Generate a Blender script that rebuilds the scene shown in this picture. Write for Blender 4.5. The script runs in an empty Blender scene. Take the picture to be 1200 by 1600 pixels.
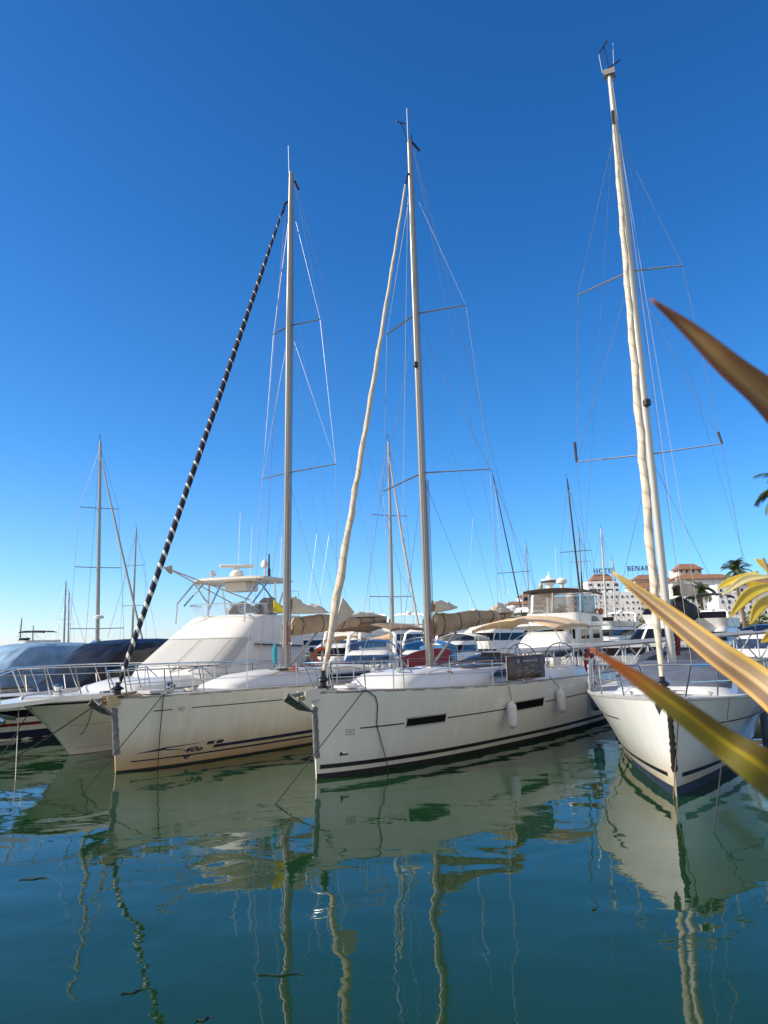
import bpy, math, random
from mathutils import Vector, Matrix, noise
random.seed(7)
R = math.radians
scene = bpy.context.scene
C = scene.collection

# ------------------------------------------------------------------ camera
F, CH = 1180.0, 2.8
PITCH, ROLL = math.atan(199 / F), R(1.3)

def ray(px, py):
    x, y = (px - 600) / F, (800 - py) / F
    c, s = math.cos(ROLL), math.sin(ROLL)
    x, y = x * c + y * s, -x * s + y * c
    cp, sp = math.cos(PITCH), math.sin(PITCH)
    return Vector((x, cp - y * sp, sp + y * cp))

def atY(px, py, Y):
    d = ray(px, py); t = Y / d.y
    return Vector((d.x * t, Y, CH + d.z * t))

def atZ(px, py, z):
    d = ray(px, py); t = (z - CH) / d.z
    return Vector((d.x * t, d.y * t, z))

def atD(px, py, D):
    return Vector((0, 0, CH)) + ray(px, py).normalized() * D

cam = bpy.data.cameras.new('camera'); camo = bpy.data.objects.new('camera', cam); C.objects.link(camo)
cam.sensor_fit = 'VERTICAL'; cam.sensor_height = 36.0; cam.sensor_width = 27.0
cam.lens = F / 1600 * 36
cam.clip_start = 0.05; cam.clip_end = 20000
fw = Vector((0, math.cos(PITCH), math.sin(PITCH))); up0 = Vector((0, -math.sin(PITCH), math.cos(PITCH))); rt0 = Vector((1, 0, 0))
cr, sr = math.cos(ROLL), math.sin(ROLL)
rt = rt0 * cr + up0 * sr * 1.0
rt = ray(1100, 800) - ray(100, 800); rt.normalize()
up = ray(600, 300) - ray(600, 1300); up.normalize()
M = Matrix((( rt.x, up.x, -fw.x, 0), (rt.y, up.y, -fw.y, 0), (rt.z, up.z, -fw.z, CH), (0, 0, 0, 1)))
camo.matrix_world = M
cam.dof.use_dof = True; cam.dof.focus_distance = 19.0; cam.dof.aperture_fstop = 8.5
scene.camera = camo

# ------------------------------------------------------------------ light
SKYT = [(0, (.50, .73, 1.14)), (.09, (.34, .68, 1.10)), (.25, (.20, .60, 1.02)), (.48, (.14, .54, .97)), (1, (.085, .43, .78))]
SUN_EL, SUN_AZ = R(31), R(188)      # azimuth measured from +X counter-clockwise
sd = Vector((math.cos(SUN_EL) * math.cos(SUN_AZ), math.cos(SUN_EL) * math.sin(SUN_AZ), math.sin(SUN_EL)))
sl = bpy.data.lights.new('sun', 'SUN'); sl.energy = 3.5; sl.angle = R(0.53); sl.color = (1.0, 0.91, 0.78)
so = bpy.data.objects.new('sun', sl); C.objects.link(so); so.rotation_euler = sd.to_track_quat('Z', 'Y').to_euler()
so.location = (-30, 0, 40)
w = bpy.data.worlds.new('World'); scene.world = w; w.use_nodes = True
wn, wl = w.node_tree.nodes, w.node_tree.links
bg = wn['Background']; sky = wn.new('ShaderNodeTexSky'); sky.sky_type = 'NISHITA'; sky.sun_disc = False
sky.sun_elevation = SUN_EL; sky.sun_rotation = math.atan2(sd.x, sd.y)
sky.air_density = 1.0; sky.dust_density = 0.1; sky.ozone_density = 2.0; sky.altitude = 0
# the clear blue air of the day: the sky texture graded by elevation
tcw = wn.new('ShaderNodeTexCoord'); sxw = wn.new('ShaderNodeSeparateXYZ'); wl.new(tcw.outputs['Generated'], sxw.inputs[0])
gr_ = wn.new('ShaderNodeValToRGB'); wl.new(sxw.outputs['Z'], gr_.inputs[0]); ge = gr_.color_ramp.elements
while len(ge) < 5: ge.new(.5)
for e_, (p_, c_) in zip(ge, SKYT): e_.position = p_; e_.color = (*c_, 1)
# paler air towards the sun, on the left
sn = wn.new('ShaderNodeMapRange'); sn.interpolation_type = 'SMOOTHSTEP'; sn.inputs['From Min'].default_value = .25; sn.inputs['From Max'].default_value = -.75; sn.inputs['To Max'].default_value = 1; wl.new(sxw.outputs['X'], sn.inputs['Value'])
sm = wn.new('ShaderNodeMixRGB'); sm.blend_type = 'MULTIPLY'; wl.new(sn.outputs[0], sm.inputs[0]); wl.new(gr_.outputs[0], sm.inputs[1]); sm.inputs[2].default_value = (1.4, 1.09, 1.03, 1)
hs = wn.new('ShaderNodeMixRGB'); hs.blend_type = 'MULTIPLY'; hs.inputs[0].default_value = 1
wl.new(sky.outputs[0], hs.inputs[1]); wl.new(sm.outputs[0], hs.inputs[2]); 
# added cloud, out of view behind the camera, as pale fill for the shaded hulls
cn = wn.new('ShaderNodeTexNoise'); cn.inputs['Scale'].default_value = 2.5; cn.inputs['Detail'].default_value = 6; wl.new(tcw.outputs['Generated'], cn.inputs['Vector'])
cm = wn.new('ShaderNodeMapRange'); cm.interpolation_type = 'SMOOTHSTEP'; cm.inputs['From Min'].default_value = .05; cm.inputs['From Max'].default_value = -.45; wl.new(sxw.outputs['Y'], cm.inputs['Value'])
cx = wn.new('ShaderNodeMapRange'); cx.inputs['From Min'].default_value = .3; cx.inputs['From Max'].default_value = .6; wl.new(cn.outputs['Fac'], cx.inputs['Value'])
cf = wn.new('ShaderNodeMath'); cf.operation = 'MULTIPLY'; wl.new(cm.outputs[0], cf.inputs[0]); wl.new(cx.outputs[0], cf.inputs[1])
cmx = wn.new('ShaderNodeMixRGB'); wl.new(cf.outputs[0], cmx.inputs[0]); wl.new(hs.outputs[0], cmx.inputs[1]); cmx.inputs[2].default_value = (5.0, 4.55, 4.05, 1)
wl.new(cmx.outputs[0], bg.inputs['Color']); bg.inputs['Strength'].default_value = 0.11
scene.view_settings.view_transform = 'Standard'; scene.view_settings.look = 'None'
scene.view_settings.exposure = 0.75; scene.view_settings.gamma = 1.0
scene.cycles.max_bounces = 8; scene.cycles.caustics_reflective = False; scene.cycles.caustics_refractive = False
scene.cycles.sample_clamp_indirect = 6

# ------------------------------------------------------------------ materials
MATS = {}
def pm(name, col, rough=.5, metal=0., var=.08, scale=4., bump=0., bscale=None, col2=None, coat=0., alpha=1., stretch=None, spec=None, trans=0.):
    if name in MATS: return MATS[name]
    m = bpy.data.materials.new(name); m.use_nodes = True
    n, l = m.node_tree.nodes, m.node_tree.links; b = n['Principled BSDF']
    tc = n.new('ShaderNodeTexCoord'); mp = n.new('ShaderNodeMapping'); l.new(tc.outputs['Object'], mp.inputs[0])
    if stretch: mp.inputs['Scale'].default_value = stretch
    nz = n.new('ShaderNodeTexNoise'); nz.inputs['Scale'].default_value = scale; nz.inputs['Detail'].default_value = 5
    l.new(mp.outputs[0], nz.inputs['Vector'])
    cr_ = n.new('ShaderNodeValToRGB'); l.new(nz.outputs['Fac'], cr_.inputs[0])
    c1 = [max(0, c * (1 - var)) for c in col]; c2 = list(col2) if col2 else [min(1, c * (1 + var)) for c in col]
    cr_.color_ramp.elements[0].position = .3; cr_.color_ramp.elements[1].position = .7
    cr_.color_ramp.elements[0].color = (*c1, 1); cr_.color_ramp.elements[1].color = (*c2, 1)
    l.new(cr_.outputs[0], b.inputs['Base Color'])
    b.inputs['Roughness'].default_value = rough; b.inputs['Metallic'].default_value = metal
    b.inputs['Coat Weight'].default_value = coat; b.inputs['Coat Roughness'].default_value = .08
    if spec is not None: b.inputs['Specular IOR Level'].default_value = spec
    if trans: b.inputs['Transmission Weight'].default_value = trans
    if alpha < 1: b.inputs['Alpha'].default_value = alpha
    if bump:
        n2 = n.new('ShaderNodeTexNoise'); n2.inputs['Scale'].default_value = bscale or scale * 3; n2.inputs['Detail'].default_value = 4
        l.new(mp.outputs[0], n2.inputs['Vector'])
        bp = n.new('ShaderNodeBump'); bp.inputs['Strength'].default_value = min(1, bump); bp.inputs['Distance'].default_value = .02
        l.new(n2.outputs['Fac'], bp.inputs['Height']); l.new(bp.outputs[0], b.inputs['Normal'])
    MATS[name] = m; return m

def hull_mat(name, col, stain=None, zs=.55, xs=5.0, amt=.75, streak=.12):
    """gelcoat with faint vertical streaks and, low on the bow, a tannin stain with a ragged edge"""
    m = bpy.data.materials.new(name); m.use_nodes = True
    n, l = m.node_tree.nodes, m.node_tree.links; b = n['Principled BSDF']
    tc = n.new('ShaderNodeTexCoord'); sx = n.new('ShaderNodeSeparateXYZ'); l.new(tc.outputs['Object'], sx.inputs[0])
    mp = n.new('ShaderNodeMapping'); mp.inputs['Scale'].default_value = (3.5, 1, .35); l.new(tc.outputs['Object'], mp.inputs[0])
    nz = n.new('ShaderNodeTexNoise'); nz.inputs['Scale'].default_value = 1.6; nz.inputs['Detail'].default_value = 6; l.new(mp.outputs[0], nz.inputs['Vector'])
    cr_ = n.new('ShaderNodeValToRGB'); l.new(nz.outputs['Fac'], cr_.inputs[0])
    cr_.color_ramp.elements[0].position = .35; cr_.color_ramp.elements[1].position = .72
    cr_.color_ramp.elements[1].color = (*col, 1); cr_.color_ramp.elements[0].color = (*[c * (1 - streak) for c in col[:2]], col[2] * (1 - streak * 1.5), 1)
    out = cr_.outputs[0]
    if stain:
        def math_(op, a, bb=None):
            q = n.new('ShaderNodeMath'); q.operation = op
            for i, v in enumerate((a, bb)):
                if v is None: continue
                if isinstance(v, (int, float)): q.inputs[i].default_value = v
                else: l.new(v, q.inputs[i])
            q.use_clamp = False; return q.outputs[0]
        nb = n.new('ShaderNodeTexNoise'); nb.inputs['Scale'].default_value = 2.2; nb.inputs['Detail'].default_value = 7; l.new(tc.outputs['Object'], nb.inputs['Vector'])
        zf = math_('SUBTRACT', 1.0, math_('DIVIDE', sx.outputs['Z'], zs))
        xf = math_('SUBTRACT', 1.0, math_('DIVIDE', sx.outputs['X'], xs))
        s = math_('ADD', zf, math_('MULTIPLY', xf, .35)); s = math_('ADD', s, math_('MULTIPLY', math_('SUBTRACT', nb.outputs['Fac'], .5), .9))
        q = n.new('ShaderNodeMapRange'); q.inputs['From Min'].default_value = -.15; q.inputs['From Max'].default_value = 1.15
        q.inputs['To Max'].default_value = amt; l.new(s, q.inputs['Value'])
        mx = n.new('ShaderNodeMixRGB'); l.new(q.outputs[0], mx.inputs[0]); l.new(out, mx.inputs[1]); mx.inputs[2].default_value = (*stain, 1)
        out = mx.outputs[0]
    l.new(out, b.inputs['Base Color']); b.inputs['Roughness'].default_value = .28; b.inputs['Coat Weight'].default_value = .7; b.inputs['Coat Roughness'].default_value = .06
    return m

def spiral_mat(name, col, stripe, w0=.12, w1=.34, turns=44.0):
    """furled sail: UV.x round the roll, UV.y along it; a helical stripe on plain sails, painted fold shade"""
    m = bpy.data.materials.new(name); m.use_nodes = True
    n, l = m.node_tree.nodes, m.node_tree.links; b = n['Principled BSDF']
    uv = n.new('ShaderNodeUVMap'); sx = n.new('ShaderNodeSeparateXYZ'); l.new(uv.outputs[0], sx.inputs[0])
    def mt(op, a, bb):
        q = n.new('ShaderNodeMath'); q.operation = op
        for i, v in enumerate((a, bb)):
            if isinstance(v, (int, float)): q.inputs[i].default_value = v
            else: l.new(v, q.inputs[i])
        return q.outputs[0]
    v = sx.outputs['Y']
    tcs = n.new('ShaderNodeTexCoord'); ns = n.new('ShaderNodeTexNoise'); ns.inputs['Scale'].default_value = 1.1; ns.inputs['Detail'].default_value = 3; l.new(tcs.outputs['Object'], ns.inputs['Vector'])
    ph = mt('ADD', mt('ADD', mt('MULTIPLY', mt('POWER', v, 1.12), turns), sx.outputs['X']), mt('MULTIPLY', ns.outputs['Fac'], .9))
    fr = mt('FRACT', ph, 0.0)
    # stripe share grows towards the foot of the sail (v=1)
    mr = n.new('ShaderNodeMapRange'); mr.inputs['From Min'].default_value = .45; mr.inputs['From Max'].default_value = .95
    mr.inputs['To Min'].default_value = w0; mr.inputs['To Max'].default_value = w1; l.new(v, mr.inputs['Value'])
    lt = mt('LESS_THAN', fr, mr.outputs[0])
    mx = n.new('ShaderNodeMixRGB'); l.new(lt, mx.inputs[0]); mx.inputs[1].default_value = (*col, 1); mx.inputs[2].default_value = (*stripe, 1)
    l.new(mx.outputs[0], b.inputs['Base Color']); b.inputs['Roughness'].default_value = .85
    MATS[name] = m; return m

GEL = pm('gelcoat', (.72, .71, .67), .3, var=.05, scale=2, coat=.3)
GELC = pm('gelcoat_cream', (.74, .68, .56), .35, var=.06, scale=2, coat=.2)
DECK = pm('deck_paint', (.62, .61, .58), .7, var=.1, scale=6, bump=.2, bscale=60)
TEAK = pm('weathered_teak', (.27, .245, .21), .8, var=.25, scale=3, stretch=(1, 14, 1), bump=.3)
BLACK = pm('black_paint', (.012, .012, .015), .35, var=.3)
NAVYP = pm('navy_paint', (.018, .022, .06), .35, var=.2)
BOOT = pm('antifouling_black', (.014, .014, .016), .7, var=.4, scale=6)
BOOTB = pm('antifouling_blue', (.014, .028, .055), .7, var=.5, scale=4)
GLASS = pm('dark_window', (.010, .010, .012), .12, var=.2, spec=.22)
GLASSB = pm('blue_window', (.03, .05, .09), .08, var=.3, spec=.6)
STEEL = pm('stainless_steel', (.62, .61, .58), .22, metal=1., var=.12)
GALV = pm('galvanised_steel', (.20, .205, .21), .7, metal=.2, var=.35, scale=9, bump=.3)
ALU = pm('mast_aluminium', (.33, .315, .285), .36, metal=.45, var=.06, scale=1.2, stretch=(1, 1, .3))
ALUW = pm('mast_white', (.55, .53, .48), .35, metal=.1, var=.06, scale=1.2, stretch=(1, 1, .3))
WIRE = pm('rigging_wire', (.26, .26, .26), .4, metal=.6, var=.2)
ROPE = pm('dark_rope', (.045, .042, .038), .9, var=.3, scale=30)
ROPEW = pm('pale_rope', (.5, .46, .38), .9, var=.2, scale=30)
ROPER = pm('red_rope', (.30, .06, .05), .9, var=.2, scale=30)
TAN = pm('tan_canvas', (.42, .29, .17), .9, var=.14, scale=3, bump=.5, bscale=7)
TANL = pm('sand_canvas', (.72, .53, .32), .9, var=.08, scale=2, bump=.2, bscale=6)
SAIL = pm('sailcloth', (.66, .56, .42), .85, var=.12, scale=3, bump=.5, bscale=8)
SAILW = pm('sailcloth_pale', (.60, .52, .40), .85, var=.14, scale=4, bump=.6, bscale=9, stretch=(1, 1, .35))
GREYC = pm('grey_canvas', (.10, .12, .165), .9, var=.2, scale=3, bump=.5, bscale=5)
DGREY = pm('charcoal_canvas', (.05, .05, .055), .9, var=.3, scale=4, bump=.5)
NAVYC = pm('navy_canvas', (.0045, .0047, .0085), .42, spec=.45, var=.3, scale=3, bump=.8, bscale=3.5, stretch=(1, 1, 1))
BLUEC = pm('blue_canvas', (.20, .33, .48), .7, var=.2, scale=2, bump=.6, bscale=4)
BLUED = pm('royal_blue_canvas', (.02, .10, .30), .8, var=.2, scale=3, bump=.5)
WHITEC = pm('white_canvas', (.74, .72, .67), .8, var=.04, scale=2.5, bump=.15, bscale=4)
WHITEM = pm('white_mesh_screen', (.50, .49, .46), .85, var=.05, scale=40)
REDC = pm('red_canvas', (.25, .03, .035), .85, var=.2, scale=3, bump=.4)
LIFER = pm('lifebuoy_red', (.22, .02, .02), .7, var=.25, scale=6)
ORANGE = pm('orange_plastic', (.75, .16, .04), .6, var=.15)
YELLOW = pm('yellow_cloth', (.85, .70, .04), .8, var=.15)
RUBW = pm('white_fender', (.66, .67, .68), .45, var=.1, scale=6)
RUBB = pm('blue_fender', (.035, .06, .11), .5, var=.25, scale=5)
RUBBL = pm('bright_blue_fender', (.03, .075, .2), .5, var=.3, scale=5)
TURQ = pm('turquoise_cloth', (.02, .28, .36), .8, var=.2)
WOOD = pm('varnished_wood', (.50, .36, .19), .5, var=.2, scale=4)
SKIN = pm('skin', (.45, .28, .2), .6); HAIRM = pm('dark_hair', (.02, .015, .012), .7); SHIRT = pm('grey_shirt', (.22, .21, .22), .9); TROUS = pm('dark_trousers', (.03, .03, .04), .9)
CLEARV = pm('clear_vinyl', (.15, .125, .10), .25, var=.5, scale=1.3, alpha=.6)
ACRYL = pm('acrylic_screen', (.75, .78, .78), .1, var=.1, alpha=.22)
PLW = pm('white_plastic', (.75, .74, .71), .4)
WALLW = pm('white_render', (.86, .85, .83), .85, var=.05, scale=.4)
ROOFT = pm('terracotta_roof', (.27, .14, .085), .9, var=.3, scale=1.2, bump=.3)
WINB = pm('building_window', (.03, .04, .06), .2, var=.5, scale=.5)
CONC = pm('concrete', (.33, .31, .28), .9, var=.2, scale=1.5, bump=.2)
PONT = pm('pontoon_boards', (.30, .26, .21), .85, var=.25, scale=2, stretch=(1, 12, 1))
GANG = pm('gangway_metal', (.46, .48, .51), .45, metal=.3, var=.12)
TRUNK = pm('palm_trunk', (.16, .11, .07), .95, var=.4, scale=6, bump=.8)
FROND = pm('palm_frond', (.055, .10, .022), .6, var=.45, scale=1.5, col2=(.10, .13, .03))
FRONDD = pm('dead_frond', (.15, .09, .05), .8, var=.3)
BUSH = pm('shrub_leaves', (.06, .11, .03), .7, var=.4, scale=.8, col2=(.14, .16, .04))

# ------------------------------------------------------------------ mesh builder
class MB:
    def __init__(s): s.v, s.f, s.uv = [], [], None
    def box(s, c, d, rz=0.):
        x, y, z = (k / 2 for k in d); cz, sz = math.cos(rz), math.sin(rz); i = len(s.v)
        for a, b, e in ((-x,-y,-z),(x,-y,-z),(x,y,-z),(-x,y,-z),(-x,-y,z),(x,-y,z),(x,y,z),(-x,y,z)):
            s.v.append((c[0] + a*cz - b*sz, c[1] + a*sz + b*cz, c[2] + e))
        s.f += [tuple(i + k for k in q) for q in ((3,2,1,0),(4,5,6,7),(0,1,5,4),(1,2,6,5),(2,3,7,6),(3,0,4,7))]
        return s
    def grid(s, rows, closed_u=False, caps=False):
        i = len(s.v); n = len(rows[0])
        for r in rows: s.v += [tuple(p) for p in r]
        for a in range(len(rows) - 1):
            for b in range(n if closed_u else n - 1):
                b2 = (b + 1) % n
                s.f.append((i + a*n + b, i + a*n + b2, i + (a+1)*n + b2, i + (a+1)*n + b))
        if caps:
            s.f.append(tuple(i + b for b in reversed(range(n)))); e = i + (len(rows) - 1) * n
            s.f.append(tuple(e + b for b in range(n)))
        return s
    def tube(s, pts, r, n=6, caps=True, sx=1., sy=1.):
        pts = [Vector(p) for p in pts]
        rr = r if isinstance(r, (list, tuple)) else [r] * len(pts)
        t0 = (pts[1] - pts[0]).normalized()
        ref = Vector((0, 0, 1)) if abs(t0.z) < .9 else Vector((1, 0, 0))
        a = (ref - t0 * ref.dot(t0)).normalized(); rows = []
        for k, p in enumerate(pts):
            t = (pts[min(k + 1, len(pts) - 1)] - pts[max(k - 1, 0)]).normalized()
            a = (a - t * a.dot(t)).normalized(); b = t.cross(a)
            rows.append([p + (a * math.cos(2*math.pi*j/n) * sx + b * math.sin(2*math.pi*j/n) * sy) * rr[k] for j in range(n)])
        return s.grid(rows, True, caps)
    def poly(s, pts):
        i = len(s.v); s.v += [tuple(p) for p in pts]; s.f.append(tuple(range(i, i + len(pts)))); return s
    def prism(s, pts, off):
        """pts a planar outline, thickened by the vector off"""
        off = Vector(off); a = [Vector(p) for p in pts]; b = [p + off for p in a]
        s.poly(list(reversed(a))); s.poly(b); return s.grid([a + [a[0]], b + [b[0]]])
    def lathe(s, prof, c=(0, 0, 0), n=16, axis=None):
        rows = [[(c[0] + r * math.cos(2*math.pi*j/n), c[1] + r * math.sin(2*math.pi*j/n), c[2] + z) for j in range(n)] for r, z in prof]
        return s.grid(rows, True, True)
    def build(s, name, mat, parent=None, smooth=True, bevel=0.):
        me = bpy.data.meshes.new(name); me.from_pydata(s.v, [], s.f); me.validate(); me.update()
        me.materials.append(mat)
        if s.uv:
            u = me.uv_layers.new(name='UVMap')
            for lp in me.loops: u.data[lp.index].uv = s.uv[lp.vertex_index]
        o = bpy.data.objects.new(name, me); C.objects.link(o)
        if parent: o.parent = parent
        if smooth:
            me.polygons.foreach_set('use_smooth', [True] * len(me.polygons))
            me.set_sharp_from_angle(angle=R(38))
        if bevel:
            b = o.modifiers.new('bevel', 'BEVEL'); b.width = bevel; b.segments = 2; b.limit_method = 'ANGLE'
        return o

def tag(o, label, cat, group=None, kind=None):
    if label: o['label'] = label
    if cat: o['category'] = cat
    if group: o['group'] = group
    if kind: o['kind'] = kind
    return o
def empty(name, loc, rz, label, cat, group=None):
    o = bpy.data.objects.new(name, None); o.empty_display_size = .3; C.objects.link(o); o.location = loc; o.rotation_euler = (0, 0, rz)
    return tag(o, label, cat, group)
def kids(o): return [c for c in bpy.data.objects if c.parent == o]
def copy_tree(o, parent=None):
    c = o.copy(); C.objects.link(c)
    if parent: c.parent = parent
    for k in kids(o): copy_tree(k, c)
    return c

def cat(pts, t):
    """smooth interpolation through (t, value) points"""
    if t <= pts[0][0]: return pts[0][1]
    if t >= pts[-1][0]: return pts[-1][1]
    for i in range(len(pts) - 1):
        if pts[i][0] <= t <= pts[i+1][0]:
            a, b = pts[i], pts[i+1]; h = b[0] - a[0]; u = (t - a[0]) / h
            def sl_(j):
                if j <= 0: return (pts[1][1] - pts[0][1]) / (pts[1][0] - pts[0][0])
                if j >= len(pts) - 1: return (pts[-1][1] - pts[-2][1]) / (pts[-1][0] - pts[-2][0])
                return (pts[j+1][1] - pts[j-1][1]) / (pts[j+1][0] - pts[j-1][0])
            m0, m1 = sl_(i) * h, sl_(i+1) * h
            return (2*u**3 - 3*u**2 + 1)*a[1] + (u**3 - 2*u**2 + u)*m0 + (-2*u**3 + 3*u**2)*b[1] + (u**3 - u**2)*m1

# ------------------------------------------------------------------ hulls (x aft from the bow, y to port-away, z up, waterline z=0)
class Hull:
    def __init__(s, L, zs, bs, bw, stem=((0, 0), (1, 0)), flare=1.0, tr=.0, zk=-.45):
        s.L, s.zs, s.bs, s.bw, s.stem, s.flare, s.tr, s.zk = L, zs, bs, bw, stem, flare, tr, zk
    def top(s, t): return cat(s.zs, t)
    def p(s, t, z, side=-1, off=0.):
        zt = s.top(t); v = max(0, min(1.2, z / zt))
        b = cat(s.bw, t) + (cat(s.bs, t) - cat(s.bw, t)) * v ** s.flare
        if z < 0: b = cat(s.bw, t) * (1 - .45 * (z / s.zk) ** 2)
        b = max(b, .012)
        x = t * s.L + (1 - t) ** 2.2 * cat(s.stem, z / s.top(0)) + t ** 6 * s.tr * v
        q = Vector((x, side * b, z))
        if off:
            e = .004
            a = s.p(min(1, t + e), z, side) - s.p(max(0, t - e), z, side); u = s.p(t, z + .02, side) - s.p(t, z - .02, side)
            nn = a.cross(u).normalized()
            if nn.y * side < 0: nn = -nn
            q += nn * off
        return q
    def at(s, x, z, side=-1, off=0.):
        lo, hi = 0., 1.
        for _ in range(26):
            m = (lo + hi) / 2
            if s.p(m, z, side).x < x: lo = m
            else: hi = m
        return s.p(lo, z, side, off)
    TS = [0, .004, .012, .025, .045, .07, .1, .14, .18, .23, .29, .35, .42, .5, .58, .66, .74, .82, .89, .95, 1]
    def skin(s, z0=None, z1=None, n=9):
        """both sides joined round the stem, plus the transom"""
        mb = MB(); rows = []
        for t in reversed(s.TS):
            a = s.zk if z0 is None else z0; b = s.top(t) if z1 is None else z1
            rows.append([s.p(t, a + (b - a) * k / n, 1) for k in range(n + 1)])
        for t in s.TS:
            a = s.zk if z0 is None else z0; b = s.top(t) if z1 is None else z1
            rows.append([s.p(t, a + (b - a) * k / n, -1) for k in range(n + 1)])
        mb.grid(rows)
        mb.grid([rows[-1], rows[0]])
        return mb
    def strip(s, t0, t1, fz0, fz1, sides=(-1, 1), off=.006, n=40):
        mb = MB()
        for sd_ in sides:
            rows = []
            for k in range(n + 1):
                t = t0 + (t1 - t0) * k / n
                rows.append([s.p(t, fz0(t), sd_, off), s.p(t, (fz0(t) + fz1(t)) / 2, sd_, off), s.p(t, fz1(t), sd_, off)])
            mb.grid(rows)
        return mb
    def boot(s, z):
        """bottom paint, a skin just outside the hull from below the water up to z"""
        mb = MB()
        for sd_ in (-1, 1):
            mb.grid([[s.p(t, s.zk + (z - s.zk) * k / 5, sd_, .005) for k in range(6)] for t in s.TS])
        return mb
    def deck(s, drop=.0, camber=.05, inset=.0):
        mb = MB(); rows = []
        for t in s.TS:
            z = s.top(t) - drop; a = s.p(t, s.top(t), 1); b = s.p(t, s.top(t), -1); w_ = max(.01, a.y - inset)
            rows.append([Vector((a.x, w_ * k, z + camber * (1 - k * k))) for k in (1, .5, 0, -.5, -1)])
        return mb.grid(rows)
    def rail(s, r=.025, t0=0.004, t1=1., dz=.02, sides=(-1, 1)):
        mb = MB()
        for sd_ in sides:
            mb.tube([s.p(t0 + (t1 - t0) * k / 30, s.top(t0 + (t1 - t0) * k / 30), sd_) + Vector((0, -sd_ * r, dz)) for k in range(31)], r, 6)
        return mb

class Place:
    """a boat's frame: bow at the waterline, axis pointing aft"""
    def __init__(s, x, y, th): s.o = Vector((x, y, 0)); t = R(th); s.th = t; s.c, s.s = math.cos(t), math.sin(t)
    def loc(s, P): d = P - s.o; return Vector((d.x*s.c + d.y*s.s, -d.x*s.s + d.y*s.c, P.z))
    def w(s, p): return Vector((s.o.x + p[0]*s.c - p[1]*s.s, s.o.y + p[0]*s.s + p[1]*s.c, p[2]))
    def px(s, a, b, yy=0.):
        d = ray(a, b); den = -d.x*s.s + d.y*s.c; t = (yy - (s.o.x*s.s - s.o.y*s.c)) / den
        return s.loc(Vector((d.x*t, d.y*t, CH + d.z*t)))
    def pz(s, a, b, z): return s.loc(atZ(a, b, z))

# ------------------------------------------------------------------ rigging pieces
def wire(name, par, a, b, r=.006, m=None, sag=0.):
    a, b = Vector(a), Vector(b); n = 9 if sag else 1
    pts = [a.lerp(b, k / n) - Vector((0, 0, sag * 4 * (k / n) * (1 - k / n))) for k in range(n + 1)]
    return MB().tube(pts, r, 5).build(name, m or WIRE, par)
def mast(par, base, top, a=.13, b=.075, m=None, n=24):
    base, top = Vector(base), Vector(top); mb = MB(); rows = []
    for k in range(n + 1):
        t = k / n; f = 1 if t < .7 else 1 - .38 * (t - .7) / .3; p = base.lerp(top, t)
        rows.append([p + Vector((a * f * math.cos(2*math.pi*j/18), b * f * math.sin(2*math.pi*j/18), 0)) for j in range(18)])
    mb.grid(rows, True, True)
    o = mb.build('mast', m or ALU, par)
    # sail track down the aft face
    MB().tube([base + Vector((a + .004, 0, .8)), base.lerp(top, .7) + Vector((a + .004, 0, 0)), top + Vector((a * .62 + .004, 0, -.2))], .014, 5).build('sail_track', DGREY, o)
    return o
def spreader(par, root, tip, r=.035):
    o = MB().tube([root, tip], [r, r * .75], 8, sx=.5, sy=1.2).build('spreader', ALU, par)
    return o
def furled(par, a, b, prof, m, amp=.12, turns=24, n=240, k=26, uv=True, name='furled_headsail'):
    """rolled sail from a (head) to b (foot); prof = radius along it; surface carries winding folds"""
    a, b = Vector(a), Vector(b); ax = (b - a).normalized(); u = ax.orthogonal().normalized(); v = ax.cross(u); mb = MB(); rows = []; UV = []
    sagv = Vector((1, 0, 0)) if True else None
    L = (b - a).length
    for i in range(n + 1):
        t = i / n; c = a.lerp(b, t) + Vector((1, 0, 0)) * (.03 * math.sin(math.pi * t)); r = cat(prof, t); row = []
        for j in range(k + 1):
            th = 2 * math.pi * j / k
            w_ = 1 + amp * (1 - 2 * abs(math.sin((th - t * turns * 2.2 + 1.5 * noise.noise(Vector((t * 9, 0, 1)))) / 2)) ** .6) + amp * .7 * noise.noise(Vector((math.cos(th) * 1.2, math.sin(th) * 1.2, t * L * 3.2)))
            row.append(c + (u * math.cos(th) + v * math.sin(th)) * r * w_); UV.append((j / k, t))
        rows.append(row)
    mb.grid(rows); mb.uv = UV
    return mb.build(name, m, par)
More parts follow.
